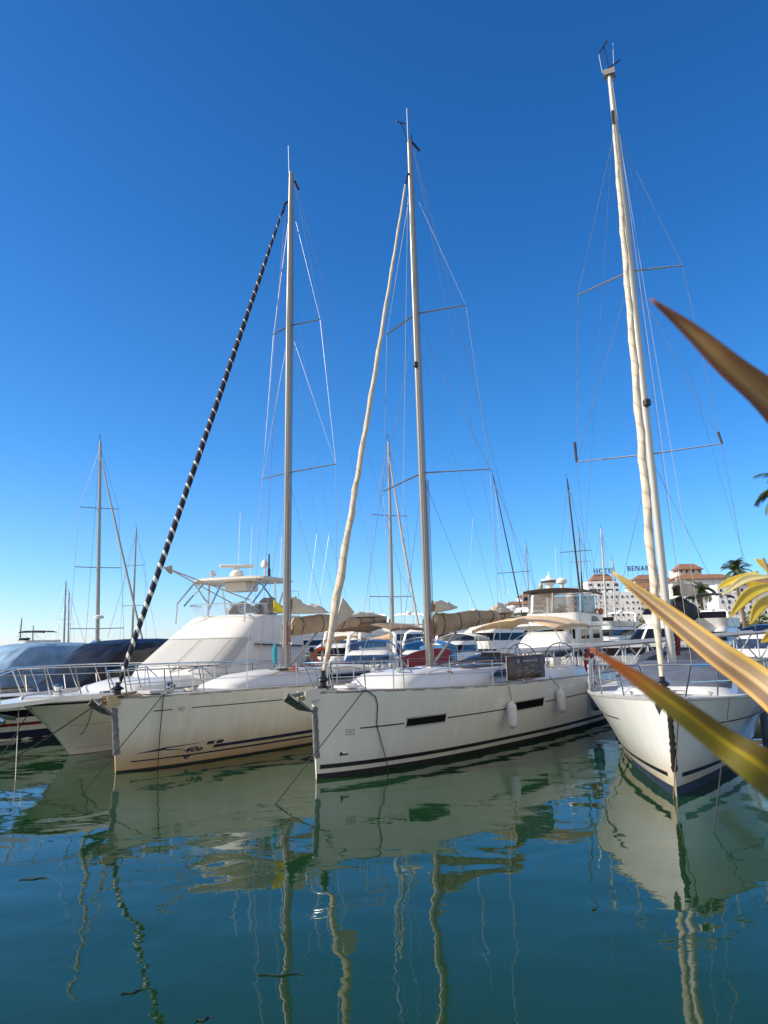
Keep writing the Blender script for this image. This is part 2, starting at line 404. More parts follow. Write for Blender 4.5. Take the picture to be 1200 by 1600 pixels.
def stackpack(par, a, b, h0, h1, wmax, m, sailm, droop=.1, seed=0, boom=ALU, ends=(.25, .35)):
    """boom with a canvas sail cover lying along it and the flaked sail showing on top"""
    a, b = Vector(a), Vector(b); ax = (b - a); L = ax.length; d = ax.normalized(); side = Vector((-d.y, d.x, 0)).normalized()
    bo = MB().tube([a - d * .12, b + d * .25], .065, 12, sx=1.25, sy=.8).build('boom', boom, par)
    mb = MB(); n, k = 46, 18; rows = []
    for i in range(n + 1):
        t = i / n; p = a.lerp(b, t); h = h0 + (h1 - h0) * t; h *= min(1, (t / ends[0]) ** .5 * .35 + .65) if t < ends[0] else 1
        h *= 1 + .10 * math.sin(t * 9 + seed) * (1 - t); wd = wmax * (.62 + .38 * math.sin(math.pi * min(1, t * .9 + .12)))
        row = []
        for j in range(k + 1):
            s_ = -1 + 2 * j / k; q = 1 - abs(s_); y = (1 if s_ > 0 else -1) * wd * math.sin(math.pi * min(1, q * .92) ** 1.1) ** .7 * (1 - .45 * q)
            if j in (0, k): y = .05 * (1 if s_ > 0 else -1)
            z = h * q ** .9 - .16
            nz = noise.noise(Vector((t * L * 1.7, s_ * 1.3 + seed, t * L * .8 + z * 3))) * .055 + noise.noise(Vector((t * L * 5 + z * 3, s_ * 3, seed))) * .02
            row.append(p + side * (y + nz * (1 if s_ > 0 else -1) * min(1, q * 4)) + Vector((0, 0, z + .03 + nz * .8 * q)))
        rows.append(row)
    mb.grid(rows); mb.f.append(tuple(range(k + 1))); mb.f.append(tuple(range(n * (k + 1), (n + 1) * (k + 1))))
    cov = mb.build('sail_cover', m, par); cen = lambda row: sum(row, Vector()) / len(row)
    for f_ in (.1, .3, .5, .7, .88):
        row = rows[int(f_ * n)]; c_ = cen(row); MB().tube([q + (q - c_).normalized() * .008 for q in row], .014, 4).build('strap', DGREY, cov)
    MB().tube([r_[k // 2] + Vector((0, 0, .006)) for r_ in rows], .010, 5).build('zip', SAIL, cov)
    return bo, cov
def heap(par, a, b, w, h, m, seed, name='flaked_sail', n=26, k=16):
    """bunched sailcloth: a lump along a-b with deep irregular folds"""
    a, b = Vector(a), Vector(b); d = (b - a).normalized(); side = Vector((-d.y, d.x, 0)).normalized(); mb = MB(); rows = []
    for i in range(n + 1):
        t = i / n; p = a.lerp(b, t); e = math.sin(math.pi * min(1, max(0, t * .94 + .03))) ** .4; row = []
        hh = cat(h, t)
        for j in range(k + 1):
            th = math.pi * j / k
            f = 1 + .38 * noise.noise(Vector((t * 4, j * .35, seed))) + .22 * noise.noise(Vector((t * 11, j * .8, seed + 4)))
            row.append(p + side * (-math.cos(th) * w * e * f) + Vector((0, 0, math.sin(th) * hh * f)) + d * (.12 * noise.noise(Vector((j * .8, t * 6, seed + 9)))))
        rows.append(row)
    mb.grid(rows); return mb.build(name, m, par)
def loft_house(par, name, rings, m, nf=14, top=True, smooth=True, p=.55):
    """rings = (x_front, x_mid, x_back, half_width_mid, half_width_back, z); rounded front; returns ring function"""
    mb = MB(); rows = [house_ring(r, nf, p) for r in rings]
    mb.grid(rows, True)
    if top: mb.f.append(tuple(range((len(rows) - 1) * len(rows[0]), len(rows) * len(rows[0]))))
    return mb.build(name, m, par, smooth)
def house_ring(r, nf=14, p=.55):
    xf, xm, xb, wm, wb, z = r; out = [Vector((xb, wb, z))]
    for k in range(nf + 1):
        ph = math.pi / 2 - math.pi * k / nf; cs, sn = math.cos(ph), math.sin(ph)
        out.append(Vector((xm - (xm - xf) * abs(cs) ** p, wm * (abs(sn) ** p) * (1 if sn > 0 else -1), z)))
    out.append(Vector((xb, -wb, z))); return out
def house_band(par, name, r0, r1, f0, f1, i0, i1, m, off=.012, nf=14, p=.55):
    """glazing: the piece of the house wall between two ring fractions and vertex indices, set proud of it"""
    A, B = house_ring(r0, nf, p), house_ring(r1, nf, p); c = Vector(((r0[0] + r0[2]) / 2, 0, 0)); mb = MB()
    def P(i, f):
        ii = int(math.floor(i)); u = i - ii; ii2 = min(ii + 1, len(A) - 1)
        q = A[ii].lerp(A[ii2], u).lerp(B[ii].lerp(B[ii2], u), f); a_ = A[ii2] - A[ii]
        if a_.length < 1e-6: a_ = Vector((1, 0, 0))
        nn = a_.cross(B[ii] - A[ii]).normalized(); h = Vector((q.x - c.x, q.y, 0))
        if nn.dot(h) < 0: nn = -nn
        return q + nn * off
    N = max(2, int((i1 - i0) * 2))
    rows = [[P(i0 + (i1 - i0) * k / N, f0) for k in range(N + 1)], [P(i0 + (i1 - i0) * k / N, f1) for k in range(N + 1)]]
    mb.grid(rows); return mb.build(name, m, par, True)
def stanchions(par, hull, ts, h, side=-1, r=.013, lines=(1., .52), inset=.06, lean=0.):
    tops = []
    for t in ts:
        b = hull.p(t, hull.top(t), side) + Vector((0, -side * inset, 0)); tp = b + Vector((lean, 0, h)); tops.append((b, tp))
        MB().tube([b, tp], r, 6).build('stanchion', STEEL, par)
    for f in lines:
        MB().tube([a.lerp(b, f) for a, b in tops], .005, 5).build('lifeline', WIRE, par)
    return tops
def winch(par, p, s=1.): return MB().lathe([(.07*s, 0), (.075*s, .02*s), (.05*s, .05*s), (.05*s, .12*s), (.07*s, .15*s), (.06*s, .17*s)], p, 12).build('winch', STEEL, par)
def cleat(par, p, rz=0): return MB().box((p[0], p[1], p[2] + .05), (.22, .03, .03), rz).box((p[0], p[1], p[2] + .02), (.08, .025, .05), rz).build('cleat', STEEL, par)
def bimini(par, pts4, rise, m, name='bimini', nx=12, ny=12, valance=.14, frame=None):
    """pts4 = corners (front-near, back-near, back-far, front-far); an arched canvas roof with turned-down edges"""
    a, b, c, d = (Vector(q) for q in pts4); mb = MB(); rows = []
    for i in range(nx + 1):
        u = i / nx; row = []
        for j in range(ny + 1):
            v = j / ny; p_ = a.lerp(b, u).lerp(d.lerp(c, u), v)
            z = rise * (1 - (2*v - 1) ** 2) + .35 * rise * (1 - (2*u - 1) ** 2) - .012 * math.cos(u * math.pi * 6)
            row.append(p_ + Vector((0, 0, z)))
        row = [row[0] - Vector((0, 0, valance))] + row + [row[-1] - Vector((0, 0, valance))]
        rows.append(row)
    mb.grid(rows); o = mb.build(name, m, par)
    md = o.modifiers.new('thickness', 'SOLIDIFY'); md.thickness = .012
    return o
def text_on_hull(par, name, txt, hull, x0, z0, size, m, shear=.15, side=-1, stretch=1.4, slope=0.):
    cu = bpy.data.curves.new('lettering', 'FONT'); cu.body = txt; cu.size = size; cu.shear = shear; cu.offset = size * .02
    ob = bpy.data.objects.new('lettering', cu); C.objects.link(ob); bpy.context.view_layer.update()
    me = bpy.data.meshes.new_from_object(ob.evaluated_get(bpy.context.evaluated_depsgraph_get()))
    bpy.data.objects.remove(ob)
    for v in me.vertices: v.co = hull.at(x0 + v.co.x * stretch, z0 + v.co.y + slope * v.co.x, side, .012)
    me.materials.clear(); me.materials.append(m); o = bpy.data.objects.new(name, me); C.objects.link(o); o.parent = par; return o
def quad_on_hull(mb, hull, pts, side=-1, off=.012, n=1):
    """pts 4 corners (x,z), subdivided along x so that the patch follows the hull"""
    (x0, z0), (x1, z1), (x2, z2), (x3, z3) = pts; rows = [[], []]; n = max(2, n)
    for k in range(n + 1):
        u = k / n
        rows[0].append(hull.at(x0 + (x1 - x0) * u, z0 + (z1 - z0) * u, side, off)); rows[1].append(hull.at(x3 + (x2 - x3) * u, z3 + (z2 - z3) * u, side, off))
    mb.grid(rows); return mb

# ================================================================== WATER
def water_mat():
    m = bpy.data.materials.new('harbour_water'); m.use_nodes = True
    n, l = m.node_tree.nodes, m.node_tree.links; b = n['Principled BSDF']
    b.inputs['Base Color'].default_value = (.010, .066, .062, 1); b.inputs['Roughness'].default_value = .015; b.inputs['IOR'].default_value = 1.40
    tc = n.new('ShaderNodeTexCoord')
    def nz(scale, det, rz, st, dist):
        mp = n.new('ShaderNodeMapping'); mp.inputs['Rotation'].default_value = (0, 0, rz); mp.inputs['Scale'].default_value = st; l.new(tc.outputs['Object'], mp.inputs[0])
        q = n.new('ShaderNodeTexNoise'); q.inputs['Scale'].default_value = scale; q.inputs['Detail'].default_value = det; q.inputs['Roughness'].default_value = .4
        q.inputs['Distortion'].default_value = dist; l.new(mp.outputs[0], q.inputs['Vector']); return q.outputs['Fac']
    def mul(a, k):
        q = n.new('ShaderNodeMath'); q.operation = 'MULTIPLY'; l.new(a, q.inputs[0])
        if isinstance(k, float): q.inputs[1].default_value = k
        else: l.new(k, q.inputs[1])
        return q.outputs[0]
    def add(a, c):
        q = n.new('ShaderNodeMath'); l.new(a, q.inputs[0]); l.new(c, q.inputs[1]); return q.outputs[0]
    patch = nz(.16, 2, .5, (1, 1, 1), .3)
    h = add(mul(nz(.72, 1, .3, (1, 1.2, 1), .4), W_A), mul(nz(1.9, 2, -.4, (1, 1.3, 1), .6), W_B))
    h = add(h, mul(mul(nz(6.0, 2, .2, (1, 1.5, 1), .4), W_C), patch))
    bp = n.new('ShaderNodeBump'); bp.inputs['Strength'].default_value = 1; bp.inputs['Distance'].default_value = 1.0
    l.new(h, bp.inputs['Height']); l.new(bp.outputs[0], b.inputs['Normal'])
    # faint cloudiness of the green water
    cr_ = n.new('ShaderNodeValToRGB'); l.new(nz(.09, 3, 0, (1, 1, 1), .5), cr_.inputs[0])
    cr_.color_ramp.elements[0].color = (.0062, .034, .0118, 1); cr_.color_ramp.elements[1].color = (.0080, .042, .0145, 1)
    l.new(cr_.outputs[0], b.inputs['Base Color'])
    return m
W_A, W_B, W_C = .023, .0028, .0010
wmb = MB(); wmb.poly([(-9000, -60, 0), (9000, -60, 0), (9000, 16000, 0), (-9000, 16000, 0)])
wat = wmb.build('water', water_mat(), None, False); tag(wat, 'calm green harbour water reflecting the boats', 'water', None, 'structure')

def floating(px, py, ln, ang, label, grp=None):
    P = atZ(px, py, 0); mb = MB(); d = Vector((math.cos(ang), math.sin(ang), 0)); s_ = Vector((-d.y, d.x, 0))
    pts = [P + d * ln * (k / 6 - .5) + s_ * .02 * math.sin(k * 1.7) + Vector((0, 0, .006)) for k in range(7)]
    for q in pts: q -= P
    o = mb.tube(pts, [.003, .006, .007, .007, .006, .005, .002], 6).build('twig', pm('wet_twig', (.02, .035, .025), .5, var=.3, scale=20), None); o.location = P
    return tag(o, label, 'twig')
floating(440, 1524, .42, .02, 'long dark twig floating in the water below the mast reflection')
floating(52, 1374, .34, .25, 'dark twig floating near the left edge of the picture')
floating(208, 1551, .2, .5, 'small dark twig floating low in the picture at the left')
floating(318, 1594, .13, .6, 'tiny dark twig floating at the bottom edge of the picture')
floating(928, 1421, .1, 1.1, 'tiny dark twig floating on open water between the two right yachts')

# ================================================================== MIDDLE YACHT (grey-white, black lines)
def bow_gear(par, hull, fwd, zb, m_roller, guard=(1.35, .38), plough=True):
    """stem-head roller, anchor hanging in it and the metal guard down the stem"""
    r = MB(); r.prism([(-fwd*.55, -.10, zb - .02), (.55, -.13, zb + .02), (.55, .13, zb + .02), (-fwd*.55, .10, zb - .02)], (0, 0, .07))
    r.prism([(-fwd*.6, -.115, zb - .12), (.1, -.115, zb - .10), (.25, -.115, zb + .11), (-fwd*.6, -.115, zb + .09)], (0, .02, 0))
    r.prism([(-fwd*.6, .095, zb - .12), (.1, .095, zb - .10), (.25, .095, zb + .11), (-fwd*.6, .095, zb + .09)], (0, .02, 0))
    ro = r.build('bow_roller', m_roller, par)
    a = MB()
    a.prism([(-fwd*.85, -.02, zb - .02), (.5, -.02, zb + .10), (.5, -.02, zb + .15), (-fwd*.95, -.02, zb + .05)], (0, .04, 0))
    # plough fluke: two plates meeting in a ridge, point down and aft
    t = Vector((-fwd*.15, 0, zb - .36)); bk = Vector((-fwd*1.12, 0, zb + .06))
    for sg in (-1, 1):
        o1 = Vector((-fwd*.98, sg*.21, zb - .10)); o2 = Vector((-fwd*.5, sg*.15, zb - .30))
        a.prism([bk, o1, o2, t], (.02, 0, .03)) if sg > 0 else a.prism([t, o2, o1, bk], (.02, 0, .03))
    a.tube([(-fwd*1.0, -.2, zb - .08), (-fwd*1.06, 0, zb + .05), (-fwd*1.0, .2, zb - .08)], .022, 6)
    an = a.build('anchor', GALV, par)
    if guard:
        g = MB(); rows = []
        for k in range(13):
            z = guard[0] + (guard[1] - guard[0]) * k / 12; p = hull.p(0, z, -1); w_ = .05 + .012 * math.sin(k * 2.3)
            rows.append([p + Vector((.16, -.05 - .01, 0)), p + Vector((-.035, -w_ * .5, 0)), p + Vector((-.05, 0, 0)), p + Vector((-.035, w_ * .5 + .012, 0)), p + Vector((.16, .075, 0))])
        g.grid(rows).build('stem_guard', GALV, par)
def pulpit(par, hull, t0, h, zfoot=.0, legs=(.012, .06, .12), side_in=.08, gap=True, fwd=.25):
    mb = MB()
    for sd_ in (-1, 1):
        top = []
        for k, t in enumerate(legs):
            b = hull.p(t, hull.top(t), sd_); b = Vector((b.x, b.y - sd_ * min(side_in, abs(b.y) * .7), b.z)); tp = Vector((b.x - (fwd if k == 0 else fwd * .5), b.y + sd_ * (.14 if k == 0 else .06), b.z + h))
            mb.tube([b, b.lerp(tp, .5), tp], .0145, 7); top.append(tp)
        mb.tube(top + [top[-1] + Vector((.35, sd_ * .02, -.25))], .0145, 7)
        mb.tube([p_ - Vector((-.06, 0, h * .48)) for p_ in top], .011, 6)
        if sd_ == -1: f0 = top[0]
        else: mb.tube([f0, (f0 + top[0]) / 2 + Vector((-.1, 0, .01)), top[0]], .0145, 7)
    return mb.build('pulpit', STEEL, par)

P = Place(-1.52, 16.24, 54.5)
mid = empty('sailing_yacht', P.o, P.th, 'grey white sailing yacht with black stripes and two slim black hull windows, in the middle', 'sailing yacht')
H = Hull(13.2, ((0, 1.72), (.09, 1.71), (.35, 1.62), (1, 1.54)), ((0, .03), (.035, .36), (.09, .82), (.177, 1.28), (.355, 1.74), (.58, 1.92), (.88, 1.84), (1, 1.74)),
         ((0, .015), (.035, .27), (.115, .64), (.257, 1.08), (.443, 1.38), (.66, 1.62), (.88, 1.66), (1, 1.6)), stem=((0, .0), (1, -.10)), flare=.9, tr=.35)
hl = H.skin().build('hull', hull_mat('hull_grey_white', (.83, .82, .77), (.60, .52, .34), .35, 6, .4, .07), mid)
H.boot(.10).build('bottom_paint', BOOT, mid)
H.strip(.005, .985, lambda t: .19 + .015 * t, lambda t: .275 + .01 * t).build('boot_stripe', BLACK, mid)
H.deck(.02).build('deck', DECK, mid)
H.rail(.035, .004, 1, .0).build('toe_rail', pm('grey_toe_rail', (.24, .23, .21), .7, var=.2), mid)
zl = lambda t: 1.0
def line_part(par, hull, x0, x1, z0, z1, th, m, name='stripe'):
    mb = MB(); quad_on_hull(mb, hull, ((x0, z0 - th/2), (x1, z1 - th/2), (x1, z1 + th/2), (x0, z0 + th/2)), -1, .007, 16); return mb.build(name, m, par)
line_part(mid, H, .80, 1.83, .955, .97, .026, BLACK); line_part(mid, H, 3.12, 5.75, .985, 1.0, .026, BLACK); line_part(mid, H, 7.5, 11.3, 1.02, 1.06, .026, BLACK)
for x0, x1, za, zb in ((1.9, 3.05, .90, 1.07), (5.85, 7.4, .92, 1.13)):
    mb = MB(); quad_on_hull(mb, H, ((x0, za), (x1, za + .01), (x1, zb), (x0, zb - .01)), -1, .009, 10); wn_ = mb.build('hull_window', GLASS, mid)
    mb = MB()
    for q in (((x0 - .03, za - .03), (x1 + .03, za - .02), (x1 + .03, za + .01), (x0 - .03, za)), ((x0 - .03, zb - .01), (x1 + .03, zb), (x1 + .03, zb + .03), (x0 - .03, zb + .02))):
        quad_on_hull(mb, H, q, -1, .006, 10)
    mb.build('window_frame', pm('window_frame_grey', (.45, .45, .43), .5), wn_)
mb = MB(); quad_on_hull(mb, H, ((11.0, .95), (11.35, .95), (11.35, 1.15), (11.0, 1.15)), -1, .009, 3); mb.build('hull_window', GLASS, mid)
# small maker's emblem outline and bow thruster mark
em = pm('emblem_grey', (.33, .34, .35), .5)
def emblem(par, hull, x, z, s):
    mb = MB()
    for q in (((0,0),(s,0),(s,.1*s),(0,.1*s)), ((0,.9*s),(s,.9*s),(s,s),(0,s)), ((0,.1*s),(.1*s,.1*s),(.1*s,.9*s),(0,.9*s)), ((.9*s,.1*s),(s,.1*s),(s,.9*s),(.9*s,.9*s)),
              ((.25*s,.25*s),(.75*s,.35*s),(.75*s,.45*s),(.25*s,.38*s)), ((.25*s,.5*s),(.6*s,.5*s),(.7*s,.75*s),(.35*s,.7*s))):
        quad_on_hull(mb, hull, tuple((x + a * 1.4, z + b) for a, b in q), -1, .007, 2)
    mb.build('emblem', em, par)
emblem(mid, H, .52, .83, .12)
mb = MB(); c_ = [(.47 + .10 * math.cos(a), .47 + .045 * math.sin(a)) for a in [k * math.pi / 5 for k in range(10)]]
quad_on_hull(mb, H, ((.42, .42), (.60, .43), (.60, .46), (.42, .45)), -1, .007, 2); quad_on_hull(mb, H, ((.42, .45), (.48, .455), (.46, .50), (.43, .49)), -1, .007, 2); mb.build('thruster_mark', BLACK, mid)
bow_gear(mid, H, .75, 1.70, GELC, (1.45, .42))
# coachroof, hatches, windows
RG = [(1.75, 2.9, 8.3, .95, 1.3, 1.62), (1.95, 3.0, 8.3, .90, 1.24, 1.80), (2.25, 3.3, 8.25, .78, 1.12, 1.98), (2.9, 4.0, 8.2, .5, .8, 2.06)]
loft_house(mid, 'coachroof', RG, GEL)
hf = [(0, 0)]
wd_ = MB(); wd_.prism([(5.6, -1.17, 1.78), (8.15, -1.27, 1.79), (8.1, -1.215, 1.93), (6.1, -1.11, 1.93)], (0, -.02, .0)); wd_.build('cabin_window', GLASS, mid)
wd_ = MB(); wd_.prism([(5.6, 1.17, 1.78), (8.15, 1.27, 1.79), (8.1, 1.215, 1.93), (6.1, 1.11, 1.93)], (0, .02, .0)); wd_.build('cabin_window', GLASS, mid)
for x, y in ((3.5, 0), (5.7, -.3), (5.7, .35), (7.2, 0)):
    o = MB().box((x, y, 2.075 if x > 3.6 else 2.065), (.5, .5, .035)).build('deck_hatch', pm('hatch_smoke', (.05, .06, .08), .15), mid, bevel=.01)
MB().prism([(4.9, -.72, 2.045), (7.6, -.92, 2.045), (7.6, .92, 2.045), (4.9, .72, 2.045)], (0, 0, .03)).build('deck_cover', pm('blue_grey_cover', (.14, .17, .24), .8, var=.2), mid)
pulpit(mid, H, 0, .62, legs=(.03, .075, .14))
MB().box((1.1, 0, 1.79), (.5, .42, .05)).build('anchor_hatch', GEL, mid, bevel=.01)
for y in (-.62, .62): cleat(mid, (.75, y, 1.73), .2)
# mast and rig
MB_, MT = Vector((4.5, 0, 1.98)), Vector((4.3, 0, 16.98))
mo = mast(mid, MB_, MT, .135, .085)
MB().box((4.5, 0, 2.06), (.5, .34, .05)).build('mast_collar', GEL, mid, bevel=.02)
for z, tipa, tipb in ((7.19, (5.45, -1.50, 7.24), (5.55, 2.1, 7.12)), (11.71, (4.84, -1.32, 11.75), (5.0, 1.45, 11.68))):
    r = MB_.lerp(MT, (z - MB_.z) / (MT.z - MB_.z)); spreader(mid, r, tipa); spreader(mid, r, tipb)
furled(mid, (4.02, 0, 15.45), (.26, 0, 2.05), [(0, .028), (.12, .036), (.3, .048), (.55, .062), (.75, .08), (.86, .098), (.92, .08), (.97, .055), (1, .045)], spiral_mat('cream_furled', (.60, .52, .40), (.50, .43, .33), .10, .22, 40.0), .16, 30)  # darker helix paints fold shade into the cream sailcloth
MB().tube([(4.02, 0, 15.4), (4.12, 0, 15.75), (4.2, 0, 15.9)], .03, 6).build('halyard_swivel', BLACK, mid)
MB().lathe([(.05, 0), (.13, .02), (.13, .05), (.07, .08), (.07, .16), (.13, .19), (.12, .22), (.05, .26), (.05, .4)], (.25, 0, 1.78), 14).build('furling_drum', BLACK, mid)
cl = MB(); cl.prism([(.95, 0, 3.75), (1.35, -.02, 3.42), (1.15, -.02, 3.3), (.62, 0, 3.05)], (0, .02, 0)); cl.build('sail_clew', SAIL, mid)
ch = {-1: H.p(.40, 1.62, -1) + Vector((0, .12, 0)), 1: H.p(.40, 1.62, 1) - Vector((0, .12, 0))}
SPL = {-1: Vector((5.45, -1.50, 7.24)), 1: Vector((5.55, 2.1, 7.12))}; SPU = {-1: Vector((4.84, -1.32, 11.75)), 1: Vector((5.0, 1.45, 11.68))}
for s_ in (-1, 1):
    wire('shroud', mid, (4.32, 0, 15.6), SPU[s_]); wire('shroud', mid, SPU[s_], SPL[s_]); wire('shroud', mid, SPL[s_], ch[s_])
    wire('lower_shroud', mid, (4.45, 0, 7.1), ch[s_] + Vector((.15, 0, 0))); wire('lower_shroud', mid, (4.37, 0, 11.6), SPL[s_])
wire('backstay', mid, (4.5, 0, 16.9), (10.6, 0, 4.3)); wire('backstay', mid, (10.6, 0, 4.3), (13.0, -1.1, 1.6)); wire('backstay', mid, (10.6, 0, 4.3), (13.0, 1.1, 1.6))
wire('topping_lift', mid, (4.5, 0, 16.8), (9.3, 0, 3.6), .004)
wire('lazy_jack', mid, (4.45, -.1, 10.5), (6.6, -.3, 6.2), .004); wire('lazy_jack', mid, (6.6, -.3, 6.2), (6.2, -.2, 3.5), .004); wire('lazy_jack', mid, (6.6, -.3, 6.2), (7.9, -.2, 3.55), .004)
wire('halyard', mid, (4.2, -.04, 16.6), (4.33, -.1, 2.1), .005, ROPEW); wire('halyard', mid, (4.2, .05, 15.2), (3.6, .3, 2.1), .005, ROPEW); wire('signal_halyard', mid, (5.3, 1.7, 7.12), (5.2, 1.75, 1.7), .003, ROPEW)
wire('antenna', mid, (4.22, 0, 16.95), (4.18, -.02, 17.95), .009, PLW)
o = MB().tube([(4.2, 0, 16.9), (4.05, .05, 17.3), (3.95, .06, 17.38)], .011, 5).tube([(3.8, .1, 17.36), (4.12, .0, 17.42)], .02, 5).build('wind_sensor', BLACK, mid)
o = MB().tube([(4.38, 0, 16.95), (4.42, 0, 17.25)], .02, 6).tube([(4.42, 0, 17.02), (4.75, -.05, 16.9)], .035, 6).build('masthead_light', BLACK, mid)
MB().lathe([(.03, 0), (.07, .03), (.07, .14), (.03, .17)], (4.24, -.02, 10.1), 10).build('steaming_light', BLACK, mid)
# boom, cover, vang
BA, BB = Vector((4.72, 0, 2.98)), Vector((9.2, 0, 3.50))
stackpack(mid, BA, BB, .62, .22, .22, TAN, SAIL, seed=3, ends=(.02, .2))
heap(mid, (4.72, 0, 3.45), (5.9, 0, 3.62), .2, [(0, .30), (.4, .24), (1, .05)], SAIL, 2.2)
heap(mid, (8.0, 0, 3.5), (9.3, 0, 3.55), .2, [(0, .06), (.45, .26), (.7, .16), (1, .06)], SAIL, 7.1)
MB().tube([(4.7, 0, 2.15), (5.9, 0, 2.95)], .035, 8).build('boom_vang', ALU, mid)
# cockpit: coamings, wheel, pedestal, dodger, bimini, rails
loft_house(mid, 'cockpit_coaming', [(7.9, 8.1, 11.6, 1.5, 1.5, 1.5), (7.95, 8.2, 11.5, 1.42, 1.42, 1.80), (8.1, 8.4, 11.4, 1.2, 1.2, 1.86)], GEL)
wh = MB(); c0 = Vector((11.4, -.68, 2.0))
for k in range(1): wh.tube([c0 + Vector((0, math.cos(a) * .56, math.sin(a) * .56)) for a in [2*math.pi*j/36 for j in range(37)]], .018, 7)
for k in range(5): a = 2*math.pi*k/5 + .3; wh.tube([c0, c0 + Vector((0, math.cos(a) * .56, math.sin(a) * .56))], .009, 5)
wh.build('steering_wheel', pm('wheel_leather', (.05, .05, .05), .6), mid)
wh = MB(); c1 = Vector((11.4, .72, 2.0)); wh.tube([c1 + Vector((0, math.cos(a) * .56, math.sin(a) * .56)) for a in [2*math.pi*j/36 for j in range(37)]], .018, 7)
for k in range(5): a = 2*math.pi*k/5; wh.tube([c1, c1 + Vector((0, math.cos(a) * .56, math.sin(a) * .56))], .009, 5)
wh.build('steering_wheel', MATS['wheel_leather'], mid)
for y in (-.62, .68): MB().prism([(11.15, y - .1, 1.6), (11.35, y - .1, 1.6), (11.35, y - .08, 2.1), (11.23, y - .08, 2.1)], (0, .2, 0)).build('pedestal', GEL, mid)
dg = MB(); rows = []
for k in range(15):
    a = math.pi * k / 14; y = -math.cos(a) * 1.15; zz = math.sin(a) ** .5 if a not in (0, math.pi) else 0
    rows.append([Vector((7.25 + .2*(1-zz), y * 1.04, 1.86 + .05 * zz)), Vector((7.6, y, 1.88 + .3 * zz)), Vector((8.2, y * .98, 1.9 + .42 * zz)), Vector((8.35, y * .98, 1.9 + .38 * zz))])
dg.grid(rows).build('folded_sprayhood', BLACK, mid)
ba = (Vector((9.3, -1.4, 3.02)), Vector((12.3, -1.4, 3.12)), Vector((12.3, 1.4, 3.12)), Vector((9.3, 1.4, 3.02)))
bimini(mid, ba, .27, TANL, valance=.10)
for x, xb in ((9.4, 10.6), (10.8, 10.6), (12.2, 11.1)):
    for y in (-1.36, 1.36): MB().tube([(xb, y * 1.08, 1.82), (x, y, 3.05)], .013, 6).build('bimini_frame', STEEL, mid)
MB().tube([(9.4, -1.38, 3.03), (8.0, -1.1, 2.9), (7.4, -.8, 2.6)], .012, 6).build('sprayhood_frame', STEEL, mid)
st = stanchions(mid, H, (.12, .24, .36, .47, .59, .71, .82), .62, -1)
stanchions(mid, H, (.12, .24, .36, .47, .59, .71, .82), .62, 1)
ps = MB()
for sd_ in (-1, 1):
    q = [H.p(t, H.top(t), sd_) + Vector((0, -sd_*.08, 0)) for t in (.82, .91, 1.)]; q[2] = Vector((13.1, sd_ * 1.2, 1.56))
    for p_ in q: ps.tube([p_, p_ + Vector((.05, 0, .66))], .0145, 7)
    ps.tube([p_ + Vector((.05, 0, .66)) for p_ in q], .0145, 7); ps.tube([p_ + Vector((.05, 0, .36)) for p_ in q], .012, 6)
ps.build('pushpit', STEEL, mid)
for x, y in ((7.95, -1.36), (8.8, -1.38), (7.95, 1.36)): winch(mid, (x, y, 1.88), 1.1)
MB().tube([(7.4, -1.0, 2.3), (8.0, -.8, 2.55), (8.5, -.7, 2.25)], .02, 6).build('grab_rail', STEEL, mid)
MB().box((8.05, .1, 2.1), (.1, .6, .5)).build('companionway', GLASS, mid)

def coil(par, p, r=.17, m=ROPEW, turns=5):
    pts = [Vector(p) + Vector((math.cos(a) * (r - .012 * (a / 6.28)), math.sin(a) * (r - .012 * (a / 6.28)), .012 + .012 * (a / 6.28) + .008 * math.sin(3 * a))) for a in [k * .35 for k in range(int(turns * 18))]]
    return MB().tube(pts, .014, 5).build('rope_coil', m, par)
coil(mid, (1.6, .3, 1.74)); coil(mid, (4.1, -.75, 1.93), .14, ROPER); coil(mid, (9.3, -1.25, 1.88), .16)
for x, y in ((2.6, -.35), (2.6, .4)): MB().lathe([(.05, 0), (.05, .12), (.09, .16), (.09, .2), (.02, .22)], (x, y, 1.95), 10).build('deck_vent', STEEL, mid)
MB().tube([(3.2, -.78, 1.99), (3.6, -.86, 2.06), (6.4, -1.02, 2.10), (6.8, -1.06, 2.03)], .016, 6).build('grab_rail', STEEL, mid)
for k_, (m_, dy) in enumerate(((ROPER, -.25), (ROPEW, -.12), (ROPE, .12), (ROPEW, .25))): MB().tube([(4.65, dy * .5, 2.09), (5.6, dy * 1.6, 2.13), (7.6, dy * 2.4, 2.14)], .009, 5).build('control_line', m_, mid)
# things that hang on the middle yacht
def fender(P_, top, ln, r, m, label, grp=None, rope_top=None, tilt=0.):
    prof = [(.02, .02), (.035, 0), (.04, -.04), (r * .7, -.06), (r * .93, -.10), (r, -.16), (r * 1.01, -ln * .5), (r, -ln + .12), (r * .92, -ln + .06), (r * .65, -ln + .02), (.035, -ln), (.02, -ln - .01)]
    e = MB().lathe(prof, (0, 0, 0), 16).build('fender', m, None); e.location = P_.w(top); e.rotation_euler = (0, tilt, P_.th)
    tag(e, label, 'fender', grp)
    if rope_top: 
        a = P_.w(rope_top) - e.location; inv = e.rotation_euler.to_matrix().inverted()
        MB().tube([(0, 0, .01), inv @ a], .009, 5).build('lanyard', ROPE, e)
    return e
fender(P, H.at(5.42, 1.22, -1, .12), .66, .12, RUBW, 'white fender on the grey white hull between its two black windows', 'white fenders of the middle yacht', H.at(5.35, 1.62, -1, .0) + Vector((0, .05, .25)), .0)
